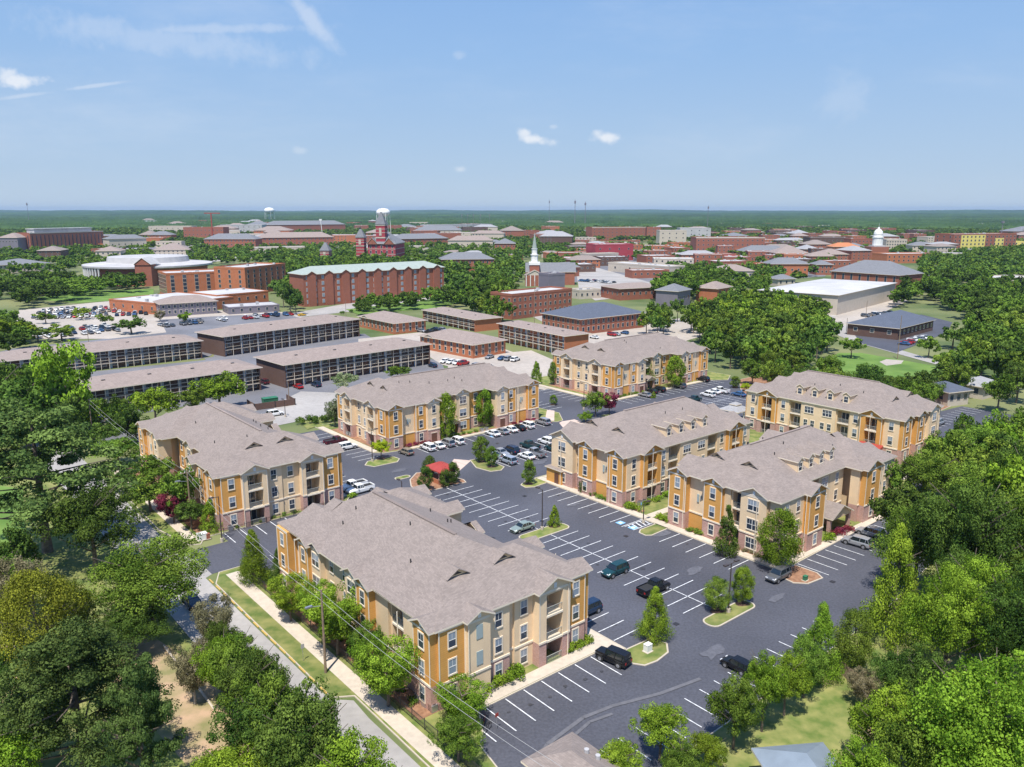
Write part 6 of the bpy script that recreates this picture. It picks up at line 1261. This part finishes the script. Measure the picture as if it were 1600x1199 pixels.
far_rows((255, 512), (330, 504), 2, 14, 'car before the grey two storey office', 'cars before the grey office', p=.7)
far_rows((345, 503), (465, 492), 2, 14, 'car before the pale carport canopy', 'cars before the carport', p=.6)
far_rows((690, 567), (770, 577), 1, 14, 'car in the pale yard before the brick blocks', 'cars in the pale yard', p=.55)
far_rows((760, 560), (815, 566), 1, 14, 'car before the white columned block', 'cars before the white columned block', p=.8)
far_rows((925, 530), (980, 522), 1, 14, 'car beside the blue-grey roofed block', 'cars beside the blue-grey roof', p=.8)
far_rows((668, 522), (700, 517), 2, 9, 'car between the two brick blocks, centre', 'cars between the brick blocks', p=.8)
far_rows((905, 458), (990, 466), 3, 16, 'car in the town car park behind the brick annex', 'cars in the town car park', p=.8)
far_rows((905, 440), (960, 444), 2, 16, 'car in the upper part of the town car park', 'cars in the upper town car park', p=.8)
far_rows((1350, 496), (1400, 488), 1, 14, 'car before the pale warehouse', 'cars before the pale warehouse', p=.8)
far_rows((1410, 540), (1450, 528), 1, 14, 'car in the restaurant car park', 'cars in the restaurant car park', p=.8)
far_rows((1090, 505), (1150, 492), 2, 14, 'car half hidden in the wood edge car park', 'cars at the wood edge', p=.6)
far_rows((205, 688), (330, 640), 1, 14, 'car in the bays behind the left apartment building', 'cars behind the left building', p=.5)
# ---------------------------------------------------------------- poles, wires, lamps, fences, small things
def lamp(px, py, yt, label, hd=90, arm=1):
    g = G(px, py); h = HT(g, yt); t = thing('lamp_post', g, SR+R_(hd), label, 'lamp post', 'dark car park lamp posts'); b = MB(); b.tube((0, 0, 0), (0, 0, .7), .28, .28, 'concrete', 10); b.build('base', t)
    b = MB(); b.tube((0, 0, .7), (0, 0, h), .11, .075, 'bronze', 8); b.build('pole', t); b = MB(); b.tube((0, 0, h-.1), (1.0, 0, h), .05, .05, 'bronze', 6); b.box(.8, 1.6, -.22, .22, h-.06, h+.12, 'bronze'); b.box(.9, 1.5, -.16, .16, h-.09, h-.06, 'lampwhite'); b.build('lamp_head', t)
    if arm > 1: b = MB(); b.tube((0, 0, h-.1), (-1.0, 0, h), .05, .05, 'bronze', 6); b.box(-1.6, -.8, -.22, .22, h-.06, h+.12, 'bronze'); b.box(-1.5, -.9, -.16, .16, h-.09, h-.06, 'lampwhite'); b.build('lamp_head', t)
lamp(847, 829, 765, 'dark lamp post on the long kerbed island in mid lot'); lamp(582, 722, 672, 'dark lamp post beside the yellow-green young tree', 0); lamp(347, 847, 776, 'dark lamp post at the left building corner', 180)
lamp(1138, 958, 880, 'dark lamp post between two young trees on the right island', 0, 2); lamp(1005, 818, 786, 'low lamp post by the accessible bays', 0); lamp(628, 768, 752, 'lamp post top seen over the front building roof'); lamp(912, 640, 600, 'lamp post beside the brick court'); lamp(1205, 612, 578, 'lamp post left of the rear right building')
lamp(752, 610, 575, 'thin lamp post in the pale yard'); lamp(1452, 668, 625, 'lamp post at the far right car park'); lamp(446, 652, 625, 'lamp post on the back street verge')
def upole(px, py, yt, label, arms=1, lampside=0, r=.17):
    g = G(px, py); h = HT(g, yt) if yt else 11.; t = thing('utility_pole', g, SR, label, 'utility pole'); b = MB(); b.tube((0, 0, -.2), (0, 0, h), r, r*.68, 'pole', 9); b.build('pole', t)
    for i in range(arms): b = MB(); b.box(-1.2, 1.2, -.06, .06, h-.5-i*1.1, h-.36-i*1.1, 'pole'); b.build('crossarm', t); [obj('insulator', INS, t, (x, 0, h-.36-i*1.1)) for x in (-1.05, -.4, .4, 1.05)]
    if lampside: b = MB(); b.tube((0, 0, h-2.0), (lampside*2.2, 0, h-1.6), .04, .04, 'rim', 6); b.box(lampside*2.0-.1, lampside*2.0+.75, -.16, .16, h-1.75, h-1.55, 'rim'); b.build('street_light', t)
    return Vector((g.x, g.y, h))
b = MB(); b.lathe([(.05, 0), (.07, .05), (.04, .1), (.07, .15), (.02, .22)], 'white', 8); INS = b.mesh('insulator')
P1 = upole(509, 1053, 922, 'tall wooden utility pole with street light beside the front sidewalk', 0, -1); P2 = upole(300, 824, 735, 'wooden utility pole beside the crimson tree', 1, -1); P3 = upole(1402, 562, 493, 'tall wooden pole before the restaurant', 0)
P4 = upole(146, 690, 622, 'utility pole among the left roadside trees', 1); P5 = upole(283, 802, 745, 'second wooden pole close behind the crimson tree', 0)
for a in ((139, 540, 512, 'wooden pole in the pale left car park'), (541, 500, 470, 'thin pole on the far street'), (835, 515, 440, 'tall pale pole before the brick annex, left one'), (855, 508, 455, 'tall pale pole before the brick annex, right one'), (1322, 522, 497, 'leaning pole beside the pale warehouse'), (1352, 505, 470, 'thin pole before the pale warehouse'), (452, 632, 596, 'pole beside the red sedan lot'), (1152, 505, 470, 'pole in the wood edge car park')): upole(a[0], a[1], a[2], a[3], 0, r=.13)
wk = [0]
def wire(p, q, sag, label, r=.018, n=14):
    b = MB(); pr = None
    for i in range(n+1):
        t = i/n; v = p.lerp(q, t)+Vector((0, 0, -4*sag*t*(1-t)))
        if pr is not None: b.tube(pr, v, r, r, 'wire', 4, False)
        pr = v
    tag(b.build('power_line'), label, 'power line', 'overhead wires along the street')
PN = S(39.7, 38, 10.8)
upb = thing('utility_pole', S(39.7, 38), SR, 'wooden utility pole just below the picture, carrying the street wires', 'utility pole'); b = MB(); b.tube((0, 0, -.2), (0, 0, 11.4), .17, .12, 'pole', 9); b.build('pole', upb)
for dz, lb in ((-.3, 'upper pair wire above the front sidewalk'), (-1.4, 'lower cable above the front sidewalk')):
    wire(P1+Vector((0, 0, dz)), PN+Vector((0, 0, dz)), .9, lb); wire(P1+Vector((0, 0, dz)), P2+Vector((0, 0, dz)), 1.2, lb.replace('above the front sidewalk', 'running back past the crimson tree')); wire(P2+Vector((0, 0, dz)), P4+Vector((0, 0, dz)), 1.0, lb.replace('above the front sidewalk', 'over the left roadside trees'))
def ironfence(pts, label, hgt=1.35, st=2.4):
    p0 = S(*pts[0]); t = thing('iron_fence', p0, 0, label, 'fence'); pk = MB(); rl = MB()
    for i in range(len(pts)-1):
        a, b_ = S(*pts[i])-p0, S(*pts[i+1])-p0; L = (b_-a).length; d = (b_-a)/L
        for z in (.2, hgt-.12): rl.tube(a+Vector((0, 0, z+.1)), b_+Vector((0, 0, z+.1)), .025, .025, 'dark', 4)
        n = int(L/st)
        for k in range(n+1):
            o = MB(); o.box(-.04, .04, -.04, .04, 0, hgt+.12, 'dark'); obj('post', o.mesh('post'), t, a+d*L*k/n+Vector((0, 0, .1)))
        for k in range(int(L/.16)):
            q = a+d*(k*.16); pk.box(q.x-.012, q.x+.012, q.y-.012, q.y+.012, .2, hgt+.1, 'dark')
    rl.build('rail', t); tag(pk.build('picket', t), kind='stuff')
ironfence([(41.4, 52), (41.4, 111), (44, 114.5), (52, 114)], 'black iron picket fence along the front sidewalk'); ironfence([(44.5, 130.4+.4), (67.8, 130.9+.5)], 'low black iron fence before the left apartment building', 1.0)
# timber fence bottom right
fp = [G(1308, 1050), G(1350, 1085), G(1400, 1120)]
t = thing('board_fence', fp[0], 0, 'old grey board fence at the clay slope, lower right', 'fence'); b = MB()
for i in range(2):
    a, c = fp[i]-fp[0], fp[i+1]-fp[0]; n = int((c-a).length/.2)
    for k_ in range(n): q = a.lerp(c, k_/n); b.box(q.x-.085, q.x+.085, q.y-.02, q.y+.02, .05, 1.8+rnd.uniform(-.03, .03), 'pole')
b.build('board', t)
# wire fence bank lower left
t = thing('low_wall', G(300, 1040), 0, 'low grey retaining kerb at the edge of the clay bank, lower left', 'wall'); b = MB(); pr = None
for p in ((256, 1010), (275, 1035), (300, 1062), (335, 1110)):
    v = G(*p)-G(300, 1040)
    if pr is not None: b.tube(pr+Vector((0, 0, .1)), v+Vector((0, 0, .1)), .14, .14, 'concrete', 6)
    pr = v
b.build('kerb_stone', t)
# air conditioners, utility boxes, signs
def acunit(a, b_, rz, label):
    t = thing('air_conditioner', S(a, b_, .13), SR+rz, label, 'air conditioner', 'outdoor air conditioner units'); b = MB(); b.box(-.4, .4, -.4, .4, 0, .85, 'rim'); b.build('case', t); b = MB(); b.lathe([(.34, .86), (.3, .9), (.05, .9)], 'dark', 12); b.build('fan_grille', t)
for i, (a, b_) in enumerate(((50.4, 64.7+1), (51.5, 65.7), (44, 66.5), (43.9, 67.8), (43.9, 69.1), (108.3, 62.9), (109.6, 62.9), (111, 62.9), (109.8, 94.1), (111, 94.1), (91, 171), (91, 172.4), (46, 131.8), (49, 131.8), (52, 131.8), (118.5, 154.2), (120, 154.2))):
    acunit(a, b_, 0, ('grey air conditioner unit at the front building wall', 'grey air conditioner unit at the right building corner', 'grey air conditioner unit beside a rear building wall')[0 if i < 5 else 1 if i < 8 else 2])
def ubox(px, py, w, d, h, m, label):
    t = thing('utility_box', G(px, py, .13), SR, label, 'utility box'); b = MB(); b.box(-w/2, w/2, -d/2, d/2, .08, h, m); b.build('case', t); b = MB(); b.box(-w/2-.12, w/2+.12, -d/2-.12, d/2+.12, 0, .08, 'concrete'); b.box(-w/2-.03, w/2+.03, -d/2-.03, d/2+.03, h, h+.05, m); b.build('plinth', t)
ubox(1012, 1018, .9, .7, 1.0, 'white', 'white utility box on the tree island beside the jeep'); ubox(316, 843, 1.5, 1.1, 1.1, 'white', 'white utility box on the grass corner, left'); ubox(325, 842, .6, .6, .9, 'redbrick', 'small brown meter box beside the white utility box'); ubox(1258, 907, .7, .5, .7, 'ggreen', 'small green utility box on the island under the tall light tree')
def sign(px, py, h, m, label, w=.45, hh=.6):
    t = thing('road_sign', G(px, py, .05), SR, label, 'sign'); b = MB(); b.tube((0, 0, 0), (0, 0, h), .03, .03, 'rim', 6); b.build('post', t); b = MB(); b.box(-w/2, w/2, -.05, -.035, h-hh, h, m); b.build('sign_plate', t)
sign(474, 1034, 2.4, 'greyroof', 'small grey road sign on the grass verge'); sign(800+805/4, 600+800/4+3, 2.2, 'blue', 'blue parking sign at the accessible bays, left', .3, .45); sign(1158, 622, 2.6, 'blue', 'blue sign in the far car park')
sign(776, 1140, 2.0, 'red', 'small red and white sign at the lower car park corner', .45, .45)
# bicycle rack corner with bicycles
def bicycle(loc, rz, m, label):
    t = thing('bicycle', loc, rz, label, 'bicycle')
    for x in (-.52, .52):
        b = MB(); n = 18
        for i in range(n): a0, a1 = 2*math.pi*i/n, 2*math.pi*(i+1)/n; b.tube((.34*math.cos(a0), 0, .34*math.sin(a0)), (.34*math.cos(a1), 0, .34*math.sin(a1)), .025, .025, 'rubber', 5, False)
        for i in range(6): a0 = math.pi*i/6; b.tube((.33*math.cos(a0), 0, .33*math.sin(a0)), (-.33*math.cos(a0), 0, -.33*math.sin(a0)), .005, .005, 'rim', 3, False)
        obj('wheel', b.mesh('wheel'), t, (x, 0, .35))
    b = MB()
    for p, q in (((-.52, .35), (-.1, .35)), ((-.1, .35), (.35, .85)), ((-.52, .35), (-.22, .82)), ((-.22, .82), (.35, .85)), ((-.1, .35), (-.25, .92)), ((.33, .95), (.52, .35))): b.tube((p[0], 0, p[1]), (q[0], 0, q[1]), .022, .022, m, 6)
    b.build('frame', t); b = MB(); b.box(-.38, -.14, -.07, .07, .92, .98, 'rubber'); b.build('saddle', t); b = MB(); b.tube((.33, -.28, 1.0), (.33, .28, 1.0), .018, .018, 'dark', 6); b.build('handlebar', t)
bicycle(G(762, 1142, .1), SR+.4, 'dark', 'dark bicycle at the lower car park corner'); bicycle(G(757, 1132, .1), SR+.7, 'red', 'red framed bicycle beside the dark one')
# masts, crane and steel lights on the horizon
def mast(px, yb, yt, label, r=.9): g = G(px, yb); h = HT(g, yt); t = thing('radio_mast', g, 0, label, 'mast'); b = MB(); b.tube((0, 0, 0), (0, 0, h), r, r*.5, 'grey', 5); b.build('pole', t); b = MB(); b.box(-r*2, r*2, -r*2, r*2, h*.86, h*.95, 'grey'); b.build('antenna', t)
mast(46, 352, 316, 'thin radio mast on the left horizon'); mast(858, 352, 312, 'thin radio mast on the horizon, left of the pair'); mast(898, 356, 312, 'thicker mast on the horizon, left of two', 1.3); mast(914, 356, 315, 'thicker mast on the horizon, right of two', 1.3); mast(1105, 360, 321, 'thin mast behind the parking deck', .8); mast(1564, 372, 345, 'green topped mast behind the yellow block', 1.2)
for i, px in enumerate((722, 731, 740, 751, 765)): mast(px, 362, 334, 'tall stadium light mast on the centre horizon', .5); [o for o in col.objects if o.name.startswith('radio_mast')][-1]['group'] = 'stadium light masts'
g = G(333, 378); h = HT(g, 334); t = thing('tower_crane', g, 0, 'red tower crane on the left horizon', 'crane'); b = MB(); b.box(-.8, .8, -.8, .8, 0, h, 'red'); b.build('mast', t); b = MB(); b.box(-12, 16, -.6, .6, h, h+1.4, 'red'); b.build('jib', t)
g = G(504, 368); h = HT(g, 344); t = thing('light_tower', g, 0, 'white leaning floodlight tower near the horizon', 'light tower'); b = MB(); b.tube((0, 0, 0), (-3, 0, h), .8, .6, 'white', 6); b.box(-6, 0, -.5, .5, h-1, h+2, 'white'); b.build('frame', t)
# ---------------------------------------------------------------- haze
b = MB(); b.box(-17500, 17500, -450, 17600, -1, 112, 'white'); hz = b.build('haze'); hz.data.materials.clear()
hm = bpy.data.materials.new('haze'); hm.use_nodes = True; t = hm.node_tree; t.nodes.clear(); ou = t.nodes.new('ShaderNodeOutputMaterial'); pv = t.nodes.new('ShaderNodeVolumePrincipled')
pv.inputs['Color'].default_value = (.52, .72, .96, 1); pv.inputs['Density'].default_value = HAZE; pv.inputs['Anisotropy'].default_value = .2
t.links.new(pv.outputs[0], ou.inputs['Volume']); hz.data.materials.append(hm); tag(hz, 'thin blue summer haze over the whole town', 'haze', kind='stuff')
